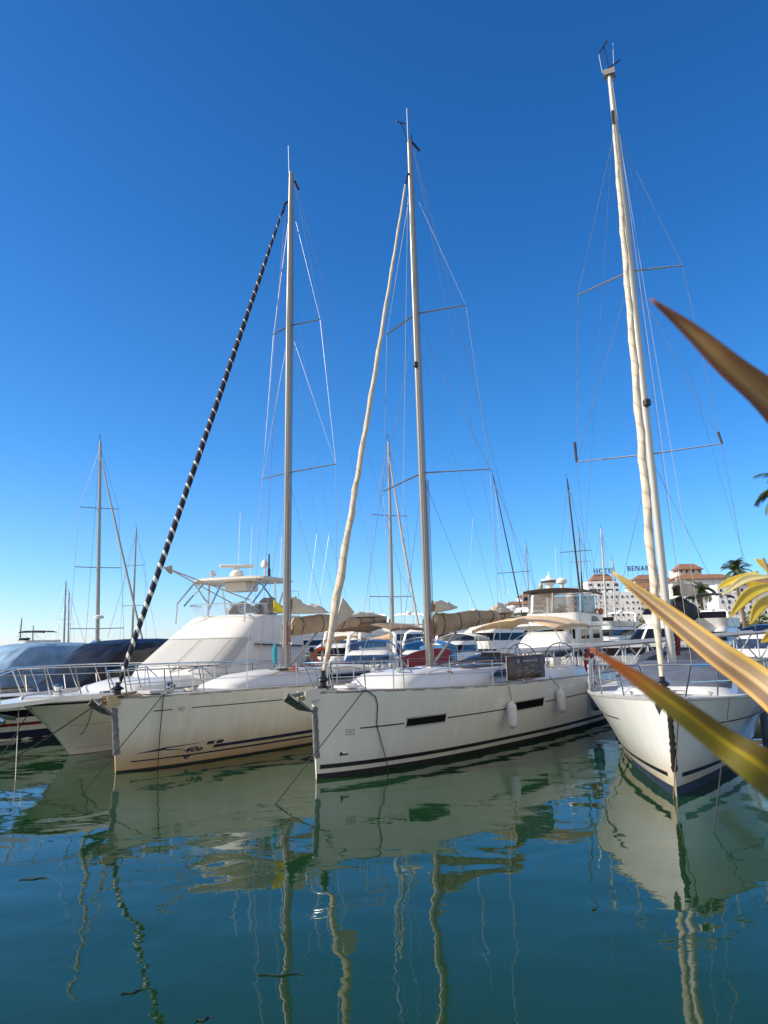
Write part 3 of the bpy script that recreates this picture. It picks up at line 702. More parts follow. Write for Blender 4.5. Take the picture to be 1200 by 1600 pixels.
fender(P, H.at(8.1, 1.36, -1, .12), .66, .12, RUBW, 'white fender hanging aft of the second black hull window', 'white fenders of the middle yacht', H.at(7.7, 1.60, -1, .0) + Vector((0, .05, .1)), -.12)
fender(P, H.at(10.9, 1.46, -1, .12), .66, .12, RUBW, 'white fender at the very stern of the grey white yacht', 'white fenders of the middle yacht', H.at(10.9, 1.6, -1, .0) + Vector((0, .05, .3)), .0)
fender(P, Vector((10.75, -2.02, 1.36)), .85, .15, RUBBL, 'bright blue fender squeezed between the middle yacht and the right yacht', None, H.at(10.7, 1.55, -1, 0) + Vector((0, .05, .3)))
MB_b = MB(); 
bn = MB(); a0, a1 = st[3][0].lerp(st[3][1], .14), st[3][0].lerp(st[3][1], .98); 
A_, B_ = H.p(.40, 1.6, -1) + Vector((0, -.01, .10)), H.p(.555, 1.6, -1) + Vector((0, -.01, .10))
rows = [[A_.lerp(B_, k / 8) + Vector((0, -.015 * math.sin(k * 1.3), z)) for k in range(9)] for z in (0, .2, .4, .60)]
bno = empty('banner', P.w(A_), P.th, 'dark printed banner with pale lettering laced to the rail of the middle yacht', 'banner')
sub = lambda rr: [[q - A_ for q in r_] for r_ in rr]
b1 = MB().grid(sub(rows)).build('panel', pm('banner_print', (.06, .055, .06), .6, var=.5, scale=3, col2=(.13, .105, .09)), bno)
md = b1.modifiers.new('thickness', 'SOLIDIFY'); md.thickness = .006
bt = MB(); dv = (B_ - A_)
def bar(u0, u1, z0, z1): bt.grid([[dv * u0 + Vector((0, -.03, z0)), dv * u1 + Vector((0, -.03, z0))], [dv * u0 + Vector((0, -.03, z1)), dv * u1 + Vector((0, -.03, z1))]])
for u, ww in ((.40, .05), (.46, .035), (.505, .05), (.565, .06), (.635, .04), (.68, .05), (.74, .03)): bar(u, u + ww * .75, .445, .482)
for u in (.24, .265, .29): bar(u, u + .012, .42 + .02 * math.sin(u * 90), .52)
bt.build('lettering', pm('banner_letters', (.42, .40, .37), .6), bno)
bt = MB()
for k in range(26):
    u = random.uniform(.15, .85); z = random.uniform(.06, .33); bar(u, u + random.uniform(.03, .13), z, z + random.uniform(.008, .02))
bt.build('picture_strip', pm('banner_picture', (.30, .22, .18), .6, var=.5, scale=7), bno)
MB().tube([q - A_ for q in (rows[0][0], rows[-1][0], rows[-1][-1], rows[0][-1], rows[0][0])], .012, 5).build('frame', pm('banner_hem', (.35, .31, .27), .7), bno)
# horseshoe buoy
hb = MB(); hc = H.p(.80, 1.55, -1) + Vector((0, -.03, .42))
hp = [Vector((math.sin(a) * .27, -.03, math.cos(a) * .30)) for a in [R(-152 + 304 * k / 22) for k in range(23)]]
hbo = hb.tube(hp, [.06] + [.085] * 21 + [.06], 10, sx=1.1, sy=.8).build('lifebuoy', LIFER, None); hbo.location = P.w(hc); hbo.rotation_euler = (0, 0, P.th)
tag(hbo, 'dark red horseshoe lifebuoy on the stern rail of the middle yacht', 'lifebuoy')
MB().box((.0, -.10, .02), (.17, .03, .15)).build('label_patch', PLW, hbo)
for a in (-70, 0, 70): 
    v_ = Vector((math.sin(R(a)) * .27, -.03, math.cos(R(a)) * .30)); MB().lathe([(.1, -.03), (.1, .03)], v_, 10).build('reflective_band', pm('reflective_tape', (.6, .6, .6), .4), hbo)

# ================================================================== LEFT YACHT (cream, "40e")
PL = Place(-6.11, 17.52, 57.5)
left = empty('sailing_yacht', PL.o, PL.th, 'cream sailing yacht with rust stained bow, navy stripes and a navy and white furled headsail', 'sailing yacht')
HL = Hull(14.2, ((0, 1.60), (.05, 1.62), (.26, 1.63), (.55, 1.57), (1, 1.5)), ((0, .03), (.035, .36), (.087, .78), (.175, 1.18), (.35, 1.62), (.57, 1.86), (.85, 1.75), (1, 1.5)),
          ((0, .015), (.044, .28), (.122, .58), (.26, .90), (.44, 1.18), (.66, 1.42), (1, 1.3)), stem=((0, .0), (1, -.14)), flare=.9, tr=.3)
HL.skin().build('hull', hull_mat('hull_cream', (.80, .77, .69), (.46, .27, .09), .62, 6.5, .85, .09), left)
HL.boot(.045).build('bottom_paint', BOOT, left)
HL.strip(.02, .985, lambda t: .20 + .02*t, lambda t: .225 + .02*t + .02*min(1, t*3)).build('boot_stripe', NAVYP, left)
HL.deck(.02).build('deck', pm('grey_deck', (.34, .33, .31), .8, var=.15, scale=8), left)
HL.rail(.03, .004, 1, .0).build('toe_rail', MATS['grey_toe_rail'], left)
mb = MB(); HLs = lambda x: .31 + .008 * x
quad_on_hull(mb, HL, ((2.18, .315), (12.0, .35), (12.0, .47), (2.25, .385)), -1, .008, 40); mb.build('cove_stripe', NAVYP, left)
mb = MB()
for x in (2.0, 2.26): quad_on_hull(mb, HL, ((x, .405), (x + .19, .41), (x + .22, .485), (x + .03, .48)), -1, .008, 2)
mb.build('stripe_squares', NAVYP, left)
mb = MB(); quad_on_hull(mb, HL, ((.40, .375), (1.0, .40), (1.0, .46), (.40, .385)), -1, .008, 10)
quad_on_hull(mb, HL, ((1.0, .435), (1.95, .475), (1.95, .480), (1.0, .46)), -1, .008, 10); quad_on_hull(mb, HL, ((1.0, .385), (1.45, .365), (1.45, .372), (1.0, .415)), -1, .008, 8)
mb.build('arrow_graphic', NAVYP, left)
text_on_hull(left, 'model_number', '40e', HL, 1.42, .285, .155, NAVYP, .3, -1, 2.1, .03)
mb = MB()
for dx in (0, .09, .045): quad_on_hull(mb, HL, ((1.45 + dx, .13 + (.04 if dx != .045 else 0)), (1.52 + dx, .13 + (.04 if dx != .045 else 0)), (1.52 + dx, .165 + (.04 if dx != .045 else 0)), (1.45 + dx, .165 + (.04 if dx != .045 else 0))), -1, .008, 2)
mb.build('shell_emblem', NAVYP, left)
line_part(left, HL, .62, 1.0, 1.30, 1.31, .022, NAVYP, 'pin_stripe'); line_part(left, HL, 1.45, 12.0, 1.32, 1.30, .022, NAVYP, 'pin_stripe'); emblem(left, HL, 1.13, 1.26, .10)
bow_gear(left, HL, .62, 1.60, WOOD, (1.42, .40))
RGL = [(2.75, 4.0, 8.9, .80, 1.15, 1.55), (2.9, 4.1, 8.9, .76, 1.10, 1.73), (3.6, 4.9, 8.85, .62, .98, 1.93), (4.8, 5.6, 8.8, .4, .7, 2.03)]
loft_house(left, 'coachroof', RGL, GEL)
for s_ in (-1, 1):
    wd_ = MB(); wd_.prism([(6.1, s_ * 1.03, 1.67), (8.7, s_ * 1.13, 1.68), (8.6, s_ * 1.06, 1.84), (6.5, s_ * .97, 1.83)], (0, s_ * .02, 0)); wd_.build('cabin_window', GLASS, left)
for x, y, s_ in ((4.2, 0, .55), (5.2, -.3, .4), (7.0, .0, .5)):
    MB().box((x, y, 1.93 if x < 4.5 else 2.04), (s_, s_, .05)).build('deck_hatch', MATS['hatch_smoke'], left, bevel=.01)
pulpit(left, HL, 0, .62, legs=(.02, .07, .13))
MB().box((1.0, 0, 1.70), (.6, .5, .07)).build('anchor_hatch', pm('hatch_grey', (.5, .5, .49), .6), left, bevel=.01)
MB().lathe([(.09, 0), (.1, .1), (.07, .14), (.1, .2), (.05, .24)], (1.5, 0, 1.66), 12).build('windlass', STEEL, left)
for y in (-.6, .6): cleat(left, (.8, y, 1.64), .3)
LB, LT = Vector((5.87, 0, 1.96)), Vector((6.15, 0, 18.05))
mast(left, LB, LT, .15, .09)
MB().box((5.87, 0, 2.03), (.55, .36, .06)).build('mast_collar', GEL, left, bevel=.02)
SLL = {-1: Vector((6.05, -1.75, 7.92)), 1: Vector((6.1, 1.15, 7.87))}; SUL = {-1: Vector((6.28, -1.04, 12.7)), 1: Vector((6.27, .86, 12.66))}
for z, S_ in ((7.89, SLL), (12.68, SUL)):
    r = LB.lerp(LT, (z - LB.z) / (LT.z - LB.z))
    for s_ in (-1, 1): spreader(left, r, S_[s_])
chl = {s_: HL.p(.435, 1.6, s_) - Vector((0, s_ * .1, 0)) for s_ in (-1, 1)}
for s_ in (-1, 1):
    wire('shroud', left, (6.13, 0, 17.0), SUL[s_]); wire('shroud', left, SUL[s_], SLL[s_]); wire('shroud', left, SLL[s_], chl[s_])
    wire('lower_shroud', left, (5.95, 0, 7.8), chl[s_] + Vector((.2, 0, 0))); wire('lower_shroud', left, (6.05, 0, 12.6), SLL[s_])
wire('backstay', left, (6.3, 0, 17.95), (12.4, 0, 5.2)); wire('backstay', left, (12.4, 0, 5.2), (14.0, -1.0, 1.6)); wire('backstay', left, (12.4, 0, 5.2), (14.0, 1.0, 1.6))
wire('topping_lift', left, (6.3, 0, 17.8), (11.1, 0, 3.7), .004)
for s_ in (-1, 1):
    wire('lazy_jack', left, (6.05, s_ * .1, 14.3), (7.7, s_ * .25, 6.2), .004); wire('lazy_jack', left, (7.7, s_ * .25, 6.2), (7.1, s_ * .2, 3.6), .004); wire('lazy_jack', left, (7.7, s_ * .25, 6.2), (8.9, s_ * .2, 3.6), .004)
wire('halyard', left, (6.0, -.05, 17.5), (5.7, -.12, 2.1), .005, ROPEW); wire('halyard', left, (5.95, .1, 16.6), (5.3, .5, 2.0), .005, ROPER); wire('halyard', left, (5.95, .1, 16.4), (4.9, .7, 1.9), .004, ROPEW)
wire('antenna', left, (6.03, 0, 18.0), (6.0, 0, 18.95), .009, PLW)
MB().tube([(6.3, 0, 17.85), (6.5, -.03, 17.6)], .04, 6).build('masthead_sheave', DGREY, left)
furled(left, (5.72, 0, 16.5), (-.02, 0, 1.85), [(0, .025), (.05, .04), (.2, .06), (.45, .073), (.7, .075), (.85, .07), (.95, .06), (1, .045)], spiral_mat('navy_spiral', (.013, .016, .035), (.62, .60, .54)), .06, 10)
MB().tube([(5.72, 0, 16.4), (5.82, 0, 16.75), (5.95, 0, 16.9)], .04, 6).build('halyard_swivel', BLACK, left)
MB().lathe([(.05, 0), (.15, .02), (.15, .05), (.08, .08), (.08, .18), (.15, .21), (.12, .24), (.05, .28), (.05, .36)], (-.02, 0, 1.62), 14).build('furling_drum', BLACK, left)
stackpack(left, (6.1, 0, 3.08), (11.1, 0, 3.52), .62, .22, .2, TAN, SAIL, seed=11, ends=(.02, .2))
heap(left, (6.1, 0, 3.6), (7.9, 0, 3.66), .2, [(0, .50), (.2, .46), (.4, .26), (.75, .2), (1, .05)], SAIL, 5.5)
heap(left, (9.0, 0, 3.55), (11.0, 0, 3.6), .13, [(0, .05), (.5, .15), (1, .04)], SAIL, 3.1)
MB().tube([(6.05, 0, 2.1), (7.4, 0, 3.1)], .035, 8).build('boom_vang', ALU, left)
MB().tube([(5.62, .2, 2.15), (5.6, .21, 2.45), (5.62, .2, 2.75)], [.05, .075, .05], 8).build('sail_tie_bag', TURQ, left)
loft_house(left, 'cockpit_coaming', [(8.7, 8.9, 13.6, 1.4, 1.35, 1.5), (8.75, 9.0, 13.6, 1.33, 1.28, 1.72), (8.9, 9.2, 13.6, 1.2, 1.1, 1.76)], GEL)
# red weather cloth laced along the cockpit rail, with a pale leading edge
wc = MB(); rows = []; y_ = -1.55
prof_ = [(9.5, .62), (10.0, .70), (10.8, .83), (11.6, .90), (12.4, .90), (13.2, .84)]
for k in range(19):
    x = 9.5 + 3.7 * k / 18; hz = cat(prof_, x); rows.append([Vector((x, y_ - .05 * math.sin(math.pi * j / 6) + .03 * noise.noise(Vector((x * 2, j * .7, 2))), 1.55 + hz * j / 6)) for j in range(7)])
wc.grid(rows); sho = wc.build('weather_cloth', REDC, left); md = sho.modifiers.new('thickness', 'SOLIDIFY'); md.thickness = .01
MB().tube([r_ + Vector((-.01, 0, 0)) for r_ in rows[0]], .028, 6).build('hem', PLW, sho); MB().tube([r_[-1] for r_ in rows], .012, 6).build('hem', PLW, sho)
MB().tube([rows[2][5], rows[9][1]], .01, 5).tube([rows[9][1] + Vector((0, -.02, 0)), rows[16][5]], .01, 5).build('lacing', ROPEW, sho)
bl_ = (Vector((9.6, -1.25, 3.12)), Vector((12.2, -1.2, 3.1)), Vector((12.2, 1.2, 3.1)), Vector((9.6, 1.25, 3.12)))
bimini(left, bl_, .2, pm('brown_canvas', (.26, .19, .125), .9, var=.15), valance=.08)
for x, xb in ((9.7, 10.6), (12.1, 11.4)):
    for y in (-1.2, 1.2): MB().tube([(xb, y * 1.1, 1.8), (x, y, 3.1)], .013, 6).build('bimini_frame', STEEL, left)
stanchions(left, HL, (.11, .21, .32, .43, .54, .66, .78, .9), .62, -1); stanchions(left, HL, (.11, .21, .32, .43, .54, .66, .78, .9), .62, 1)
ps = MB()
for sd_ in (-1, 1):
    q = [HL.p(t, HL.top(t), sd_) + Vector((0, -sd_*.08, 0)) for t in (.9, .96, 1.)]
    for p_ in q: ps.tube([p_, p_ + Vector((.05, 0, .66))], .0145, 7)
    ps.tube([p_ + Vector((.05, 0, .66)) for p_ in q], .0145, 7); ps.tube([p_ + Vector((.05, 0, .36)) for p_ in q], .012, 6)
ps.build('pushpit', STEEL, left)
for x in (9.0, 9.7): winch(left, (x, -1.2, 1.83), 1.1)
fl = MB(); rows = []
for k in range(7): rows.append([Vector((k * .05, .03 * math.sin(k * 1.1), .34 - k * .05 + .02 * math.sin(k * 2))), Vector((k * .055 + .02, .03 * math.sin(k * 1.1 + .8), -.06 - .008 * k))])
fl.grid(rows)
fo = fl.build('flag', YELLOW, None); md = fo.modifiers.new('thickness', 'SOLIDIFY'); md.thickness = .006
fo.location = PL.px(428, 952, .6) and PL.w(PL.px(427, 953, .7)); fo.rotation_euler = (0, 0, .2)
MB().tube([(0, 0, -.9), (0, 0, .4)], .008, 5).build('flagstaff', WIRE, fo)
tag(fo, 'small yellow flag beside the mast of the cream yacht', 'flag')

coil(left, (1.9, -.3, 1.66)); coil(left, (9.2, -1.25, 1.78), .16, ROPE); coil(left, (5.5, -.6, 2.0), .13, ROPER)
MB().tube([(4.4, -.7, 1.93), (4.7, -.76, 1.99), (7.8, -.95, 2.0), (8.2, -1.0, 1.92)], .016, 6).build('grab_rail', WOOD, left)
for k_, (m_, dy) in enumerate(((ROPER, -.2), (ROPEW, .1), (ROPE, .2))): MB().tube([(6.05, dy * .5, 2.07), (7.0, dy * 1.6, 2.08), (8.6, dy * 2.2, 2.08)], .009, 5).build('control_line', m_, left)
def mast_foot(par, x, y, z):
    for s_ in (-1, 1):
        MB().tube([(x, y + s_ * .09, z + .75), (x, y + s_ * .2, z + .75)], [.06, .05], 10).build('winch', STEEL, par)
        MB().tube([(x - .03, y + s_ * .12, z + 1.15), (x - .03, y + s_ * .12, z + 1.4)], .014, 5).build('mast_cleat', STEEL, par)
        mb_ = MB(); mb_.tube([(x - .06, y + s_ * (.13 + .03 * math.sin(a * .5)), z + 1.0 + .30 * math.cos(a)) if True else None for a in [k * .5 for k in range(26)]], .012, 5).build('halyard_coil', ROPEW if s_ > 0 else ROPER, par)
    for dx, m_ in ((.0, ROPEW), (.05, ROPE), (-.05, ROPER)): MB().tube([(x + dx, y - .13, z + .1), (x + dx * .8, y - .12, z + 5.0)], .007, 4).build('halyard_fall', m_, par)
mast_foot(mid, 4.5, 0, 2.0); mast_foot(left, 5.87, 0, 2.0)
# ================================================================== RIGHT YACHT (seen bow on)
PR = Place(4.95, 13.74, 67.5)
right = empty('sailing_yacht', PR.o, PR.th, 'white sailing yacht seen bow on at the right with its dark blue bottom paint showing', 'sailing yacht')
HR = Hull(11.2, ((0, 1.66), (.08, 1.62), (.3, 1.55), (.6, 1.5), (1, 1.5)), ((0, .03), (.04, .46), (.1, .96), (.2, 1.55), (.35, 1.92), (.6, 2.0), (1, 1.6)),
          ((0, .015), (.05, .2), (.14, .5), (.3, .98), (.5, 1.42), (.75, 1.55), (1, 1.3)), stem=((0, 0), (1, -.42)), flare=1.1, tr=.3)
HR.skin().build('hull', hull_mat('hull_white', (.84, .83, .80), (.62, .45, .24), .55, 5, .8, .06), right)
HR.boot(.17).build('bottom_paint', BOOTB, right)
HR.strip(.02, .985, lambda t: .31 - .03 * t, lambda t: .385 - .03 * t).build('boot_stripe', BLACK, right)
HR.strip(.10, .985, lambda t: 1.16 - .1*t, lambda t: 1.182 - .1*t, (-1,)).build('pin_stripe', BLACK, right); HR.strip(.14, .985, lambda t: 1.16 - .1*t, lambda t: 1.182 - .1*t, (1,)).build('pin_stripe', BLACK, right)
HR.deck(.02).build('deck', DECK, right)
HR.rail(.03, .004, 1, .0).build('toe_rail', pm('alu_toe_rail', (.45, .43, .38), .5, metal=.3), right)
g = MB(); rows = []
for k in range(19):
    z = 1.5 - 1.07 * k / 18; p_ = HR.p(0, z, -1); wv = .045 + .012 * math.sin(k * 2.7) + .01 * noise.noise(Vector((k * .9, 0, 0)))
    rows.append([p_ + Vector((.08, -wv, 0)), p_ + Vector((-.015, -wv * .6, 0)), p_ + Vector((-.028, .01, 0)), p_ + Vector((-.015, wv * .6 + .02, 0)), p_ + Vector((.08, wv + .02, 0))])
g.grid(rows).build('stem_guard', pm('black_rubber', (.02, .018, .016), .8, var=.5, scale=20), right)
bow_gear(right, HR, .35, 1.66, STEEL, None)
RGR = [(1.6, 3.0, 7.6, 1.28, 1.36, 1.5), (1.75, 3.1, 7.6, 1.08, 1.17, 1.7), (2.4, 3.5, 7.55, .85, .98, 1.86), (3.2, 4.4, 7.5, .6, .7, 1.92)]
loft_house(right, 'coachroof', RGR, GEL)
RGC = [(1.85, 3.2, 7.4, 1.12, 1.2, 1.64), (1.95, 3.25, 7.4, 1.15, 1.22, 1.78), (2.4, 3.5, 7.4, 1.08, 1.14, 1.99), (3.2, 4.4, 7.4, .75, .85, 2.09)]
loft_house(right, 'coachroof_cover', RGC, GREYC)
for y in (-.4, .45):
    MB().lathe([(.22, 0), (.22, .05), (.17, .09), (.02, .1)], (2.75, y, 1.88), 14).build('deck_vent', BLACK, right)
wd_ = MB(); wd_.prism([(3.0, -1.08, 1.56), (3.35, -1.10, 1.56), (3.3, -1.08, 1.65), (3.0, -1.06, 1.65)], (0, -.03, 0)); wd_.prism([(3.6, -1.12, 1.56), (3.95, -1.13, 1.56), (3.9, -1.11, 1.65), (3.6, -1.10, 1.65)], (0, -.03, 0)); wd_.build('cabin_window', GLASS, right)
pulpit(right, HR, 0, .6, legs=(.03, .09, .17), fwd=.2)
MB().lathe([(.1, 0), (.11, .12), (.07, .16), (.1, .24), (.05, .3)], (1.15, .12, 1.62), 12).build('windlass', STEEL, right)
MB().box((1.3, 0, 1.68), (.45, .5, .05)).build('anchor_hatch', GEL, right, bevel=.01)
for y in (-.7, .7): cleat(right, (1.0, y, 1.64), .3)
RB, RT = PR.loc(atY(1051, 1030, 18.9)), PR.loc(atY(952, 113, 18.6))
RB = Vector((5.3, RB.y, 1.95)); RT = Vector((RT.x, RT.y, RT.z))
mast(right, RB, RT, .14, .10, ALUW)
MB().box((RB.x, RB.y, 2.0), (.5, .4, .08)).build('mast_collar', GEL, right, bevel=.02)
def onm(z): return RB.lerp(RT, (z - RB.z) / (RT.z - RB.z))
zlo = PR.loc(atY(1008, 712, 18.8)).z; zup = PR.loc(atY(985, 426, 18.7)).z
def tipz(px, py, z): q = PR.pz(px, py, z); return q
SLR = {-1: tipz(1128, 693, zlo + .1), 1: tipz(901, 722, zlo + .1)}; SUR = {-1: tipz(1066, 415, zup + .05), 1: tipz(903, 461, zup + .05)}
for z, S_ in ((zlo, SLR), (zup, SUR)):
    for s_ in (-1, 1): spreader(right, onm(z), S_[s_]).data.materials[0] = ALUW
chr_ = {s_: HR.p(.5, 1.5, s_) - Vector((0, s_ * .1, 0)) for s_ in (-1, 1)}
zh = RT.z - 1.7
for s_ in (-1, 1):
    wire('shroud', right, onm(zh), SUR[s_]); wire('shroud', right, SUR[s_], SLR[s_]); wire('shroud', right, SLR[s_], chr_[s_])
    wire('lower_shroud', right, onm(zlo - .1), chr_[s_] + Vector((.15, 0, 0))); wire('lower_shroud', right, onm(zup - .1), SLR[s_])
    wire('running_stay', right, onm(zh + .4), PR.loc(atY(1165 if s_ < 0 else 905, 880 if s_ < 0 else 1000, 22)), .004)
wire('backstay', right, RT + Vector((.15, 0, -.1)), (9.6, -.1, 4.5)); wire('backstay', right, (9.6, -.1, 4.5), (11.0, -1.0, 1.6)); wire('backstay', right, (9.6, -.1, 4.5), (11.0, 1.0, 1.6))
for k, (dx, m_) in enumerate(((-.2, ROPEW), (.12, ROPER), (-.35, ROPEW))):
    wire('halyard', right, onm(RT.z - .4 - k) + Vector((-.1, dx * .3, 0)), Vector((4.8, RB.y + dx * 2.2, 1.95)), .005, m_)
SH0 = onm(RT.z - 1.75) + Vector((-.2, .03, 0)); SF = Vector((.42, .10, 1.98))
furled(right, SH0, SF, [(0, .035), (.1, .055), (.3, .072), (.6, .088), (.8, .092), (.92, .075), (1, .045)], spiral_mat('pale_furled', (.62, .55, .44), (.50, .43, .34), .14, .24, 34.0), .16, 26)  # slightly darker spiral is painted shade of the rolled folds
MB().lathe([(.05, 0), (.13, .02), (.13, .05), (.07, .08), (.07, .16), (.13, .19), (.12, .22), (.05, .26), (.05, .34)], (.36, .09, 1.68), 14).build('furling_drum', BLACK, right)
MB().tube([SH0, SH0 + Vector((.08, 0, .4)), onm(RT.z - 1.1)], .045, 6).build('halyard_swivel', BLACK, right)
MB().lathe([(.04, 0), (.1, .03), (.1, .16), (.04, .2)], onm(zlo + 1.2) + Vector((-.16, -.06, 0)), 10).build('steaming_light', BLACK, right)
for dx, dy, hh in ((-.05, .18, .6), (.0, -.12, .85)): wire('antenna', right, RT + Vector((dx, dy, 0)), RT + Vector((dx, dy * 1.3, hh)), .007, PLW)
MB().tube([RT, RT + Vector((0, .02, .35)), RT + Vector((-.1, .08, .75))], .012, 5).tube([RT + Vector((-.1, .2, .62)), RT + Vector((-.1, -.02, .9))], .025, 5).tube([RT + Vector((0, .05, .12)), RT + Vector((-.05, -.32, .25))], .02, 5).build('wind_sensor', BLACK, right)
MB().box(tuple(RT + Vector((0, 0, -.05))), (.26, .3, .16)).build('masthead_box', ALU, right)
MB().tube([SLR[1], SLR[1] + Vector((0, .02, .55))], .035, 7).build('spreader_roller', DGREY, right); MB().tube([SLR[-1], SLR[-1] + Vector((0, .06, .3))], .03, 7).build('spreader_roller', DGREY, right)
# boom swung a little to the side, with its pale flaked sail in a charcoal cover
ba_, bb_ = RB + Vector((.3, -.1, 1.15)), RB + Vector((3.9, -.55, 1.35))
stackpack(right, ba_, bb_, .75, .35, .36, DGREY, SAIL, seed=5, ends=(.02, .2))
heap(right, ba_ + Vector((.1, -.12, .58)), ba_ + Vector((1.9, -.4, .7)), .26, [(0, .3), (.3, .42), (1, .1)], SAIL, 8.8)
MB().tube([RB + Vector((.2, -.14, .3)), RB + Vector((.22, -.16, .9)), RB + Vector((.2, -.14, 1.5))], [.05, .08, .05], 7).build('halyard_bundle', pm('red_rope_coil', (.22, .05, .05), .9, var=.4, scale=14), right)
loft_house(right, 'cockpit_coaming', [(7.4, 7.6, 10.8, 1.35, 1.25, 1.45), (7.45, 7.7, 10.8, 1.28, 1.2, 1.75), (7.6, 7.9, 10.8, 1.1, 1.0, 1.8)], GEL)
sh = MB(); rows = []
for k in range(15):
    a = math.pi * k / 14; y = -math.cos(a) * 1.1; e = max(0, math.sin(a)) ** .45
    rows.append([Vector((7.0, y, 1.8 + .02 * e)), Vector((7.35, y, 1.8 + .42 * e)), Vector((7.8, y, 1.8 + .6 * e)), Vector((8.4, y, 1.8 + .6 * e))])
sh.grid(rows).build('sprayhood', pm('slate_canvas', (.05, .06, .085), .9, var=.2), right)
stanchions(right, HR, (.17, .3, .43, .56, .7, .85), .6, -1); stanchions(right, HR, (.17, .3, .43, .56, .7, .85), .6, 1)
ps = MB()
for sd_ in (-1, 1):
    q = [HR.p(t, HR.top(t), sd_) + Vector((0, -sd_*.08, 0)) for t in (.88, .95, 1.)]
    for p_ in q: ps.tube([p_, p_ + Vector((.05, 0, .66))], .0145, 7)
    ps.tube([p_ + Vector((.05, 0, .66)) for p_ in q], .0145, 7)
ps.build('pushpit', STEEL, right)
# silver foil cover lashed to the left rail
fc = MB(); rows = []
for i in range(13):
    t = .30 + .2 * i / 12; b_ = HR.p(t, 1.5, 1) + Vector((0, -.02, .06)); rows.append([b_ + Vector((0, .05 * noise.noise(Vector((i * .9, j * .8, 3))), .56 * j / 8)) for j in range(9)])
fc.grid(rows); fco = fc.build('weather_cloth', pm('silver_foil_cloth', (.7, .7, .72), .35, metal=.35, var=.2, scale=5, bump=1, bscale=10), right)
md = fco.modifiers.new('thickness', 'SOLIDIFY'); md.thickness = .008
fender(PR, HR.at(2.55, 1.36, -1, .17), .92, .155, RUBB, 'large dark blue fender on the shaded side of the right yacht', None, HR.at(2.45, 1.55, -1, 0) + Vector((0, .04, .35)), .08)
fender(PR, HR.at(4.4, 1.36, -1, .17), .92, .155, RUBB, 'dark blue fender at the right edge of the picture, half hidden by a leaf', None, HR.at(4.4, 1.5, -1, 0) + Vector((0, .04, .35)), .05)

# ================================================================== FLYBRIDGE MOTOR YACHT (white covers)
PF = Place(-8.34, 20.49, 70)
fly = empty('motor_yacht', PF.o, PF.th, 'white flybridge motor yacht with a white cover over its windows and a hardtop on poles', 'motor yacht')
HF = Hull(11.2, ((0, 1.46), (.1, 1.46), (.4, 1.45), (1, 1.3)), ((0, .06), (.04, .7), (.1, 1.2), (.2, 1.66), (.35, 1.95), (.6, 2.1), (1, 2.0)),
          ((0, .015), (.06, .30), (.15, .75), (.3, 1.35), (.5, 1.75), (1, 1.85)), stem=((0, 0), (.5, -.75), (1, -1.7)), flare=1.4, tr=.1)
HF.skin().build('hull', hull_mat('hull_pearl', (.74, .73, .69), None, streak=.05), fly)
HF.boot(.03).build('bottom_paint', BOOT, fly)
HF.strip(.0, 1, lambda t: HF.top(t) - .07, lambda t: HF.top(t) - .02, off=.02).build('rub_rail', BLACK, fly)
HF.strip(.03, 1, lambda t: .80, lambda t: .815, off=.008).build('spray_line', pm('hull_line', (.4, .4, .39), .5), fly); HF.strip(.02, 1, lambda t: .17, lambda t: .185, off=.008).build('spray_line', MATS['hull_line'], fly)
HF.deck(.0, .08).build('deck', GEL, fly)
rows = []
bul = MB()
for sd_ in (-1, 1): bul.grid([[HF.p(t, HF.top(t), sd_), HF.p(t, HF.top(t), sd_) + Vector((0, -sd_ * .02, .13)), HF.p(t, HF.top(t), sd_) + Vector((0, -sd_ * min(.1, .4 * abs(HF.p(t, 1.4, sd_).y)), .13))] for t in HF.TS])
bul.build('bulwark', GEL, fly)
bp_ = MB(); bp_.prism([(-2.95, -.28, 1.40), (-1.2, -.62, 1.46), (-.6, -.62, 1.48), (-.6, .62, 1.48), (-1.2, .62, 1.46), (-2.95, .28, 1.40)], (0, 0, .10)).build('bow_platform', GEL, fly, bevel=.03)
a = MB(); a.tube([(-2.7, 0, 1.38), (-2.3, 0, 1.2), (-1.9, 0, 1.12)], .05, 8).prism([(-2.9, -.1, 1.35), (-2.5, -.25, 1.1), (-2.2, 0, 1.02), (-2.5, .25, 1.1)], (.05, 0, .05)).build('anchor', STEEL, fly)
MB().tube([(-.55, -.42, .95), (-.62, -.42, 1.2)], .05, 8).build('hose_outlet', WOOD, fly)
MB().lathe([(.1, 0), (.12, .1), (.08, .14), (.12, .24), (.06, .3)], (-.6, -.05, 1.55), 12).build('windlass', STEEL, fly)
MB().lathe([(.26, 0), (.24, .05), (.05, .07)], (.8, -.5, 1.53), 14).build('deck_hatch', MATS['hatch_smoke'], fly)
loft_house(fly, 'trunk_cabin', [(.9, 2.9, 6.0, 1.25, 1.6, 1.45), (1.2, 3.0, 6.0, 1.2, 1.55, 1.68), (2.2, 3.8, 6.0, 1.0, 1.45, 1.84)], GEL)
F0, F1, F2, F3, F4 = (3.5, 5.4, 10.3, 1.72, 1.80, 1.5), (4.0, 5.8, 10.3, 1.70, 1.78, 2.02), (5.7, 7.2, 10.2, 1.62, 1.72, 2.95), (6.7, 8.0, 10.2, 1.50, 1.66, 3.52), (7.3, 8.4, 10.2, 1.36, 1.6, 3.78)
loft_house(fly, 'deckhouse', [F0, F1], GEL, top=False)
loft_house(fly, 'window_cover', [F1, F2, (6.25, 7.65, 10.2, 1.57, 1.69, 3.28), F3, (7.0, 8.2, 10.2, 1.44, 1.63, 3.69), F4], WHITEC)
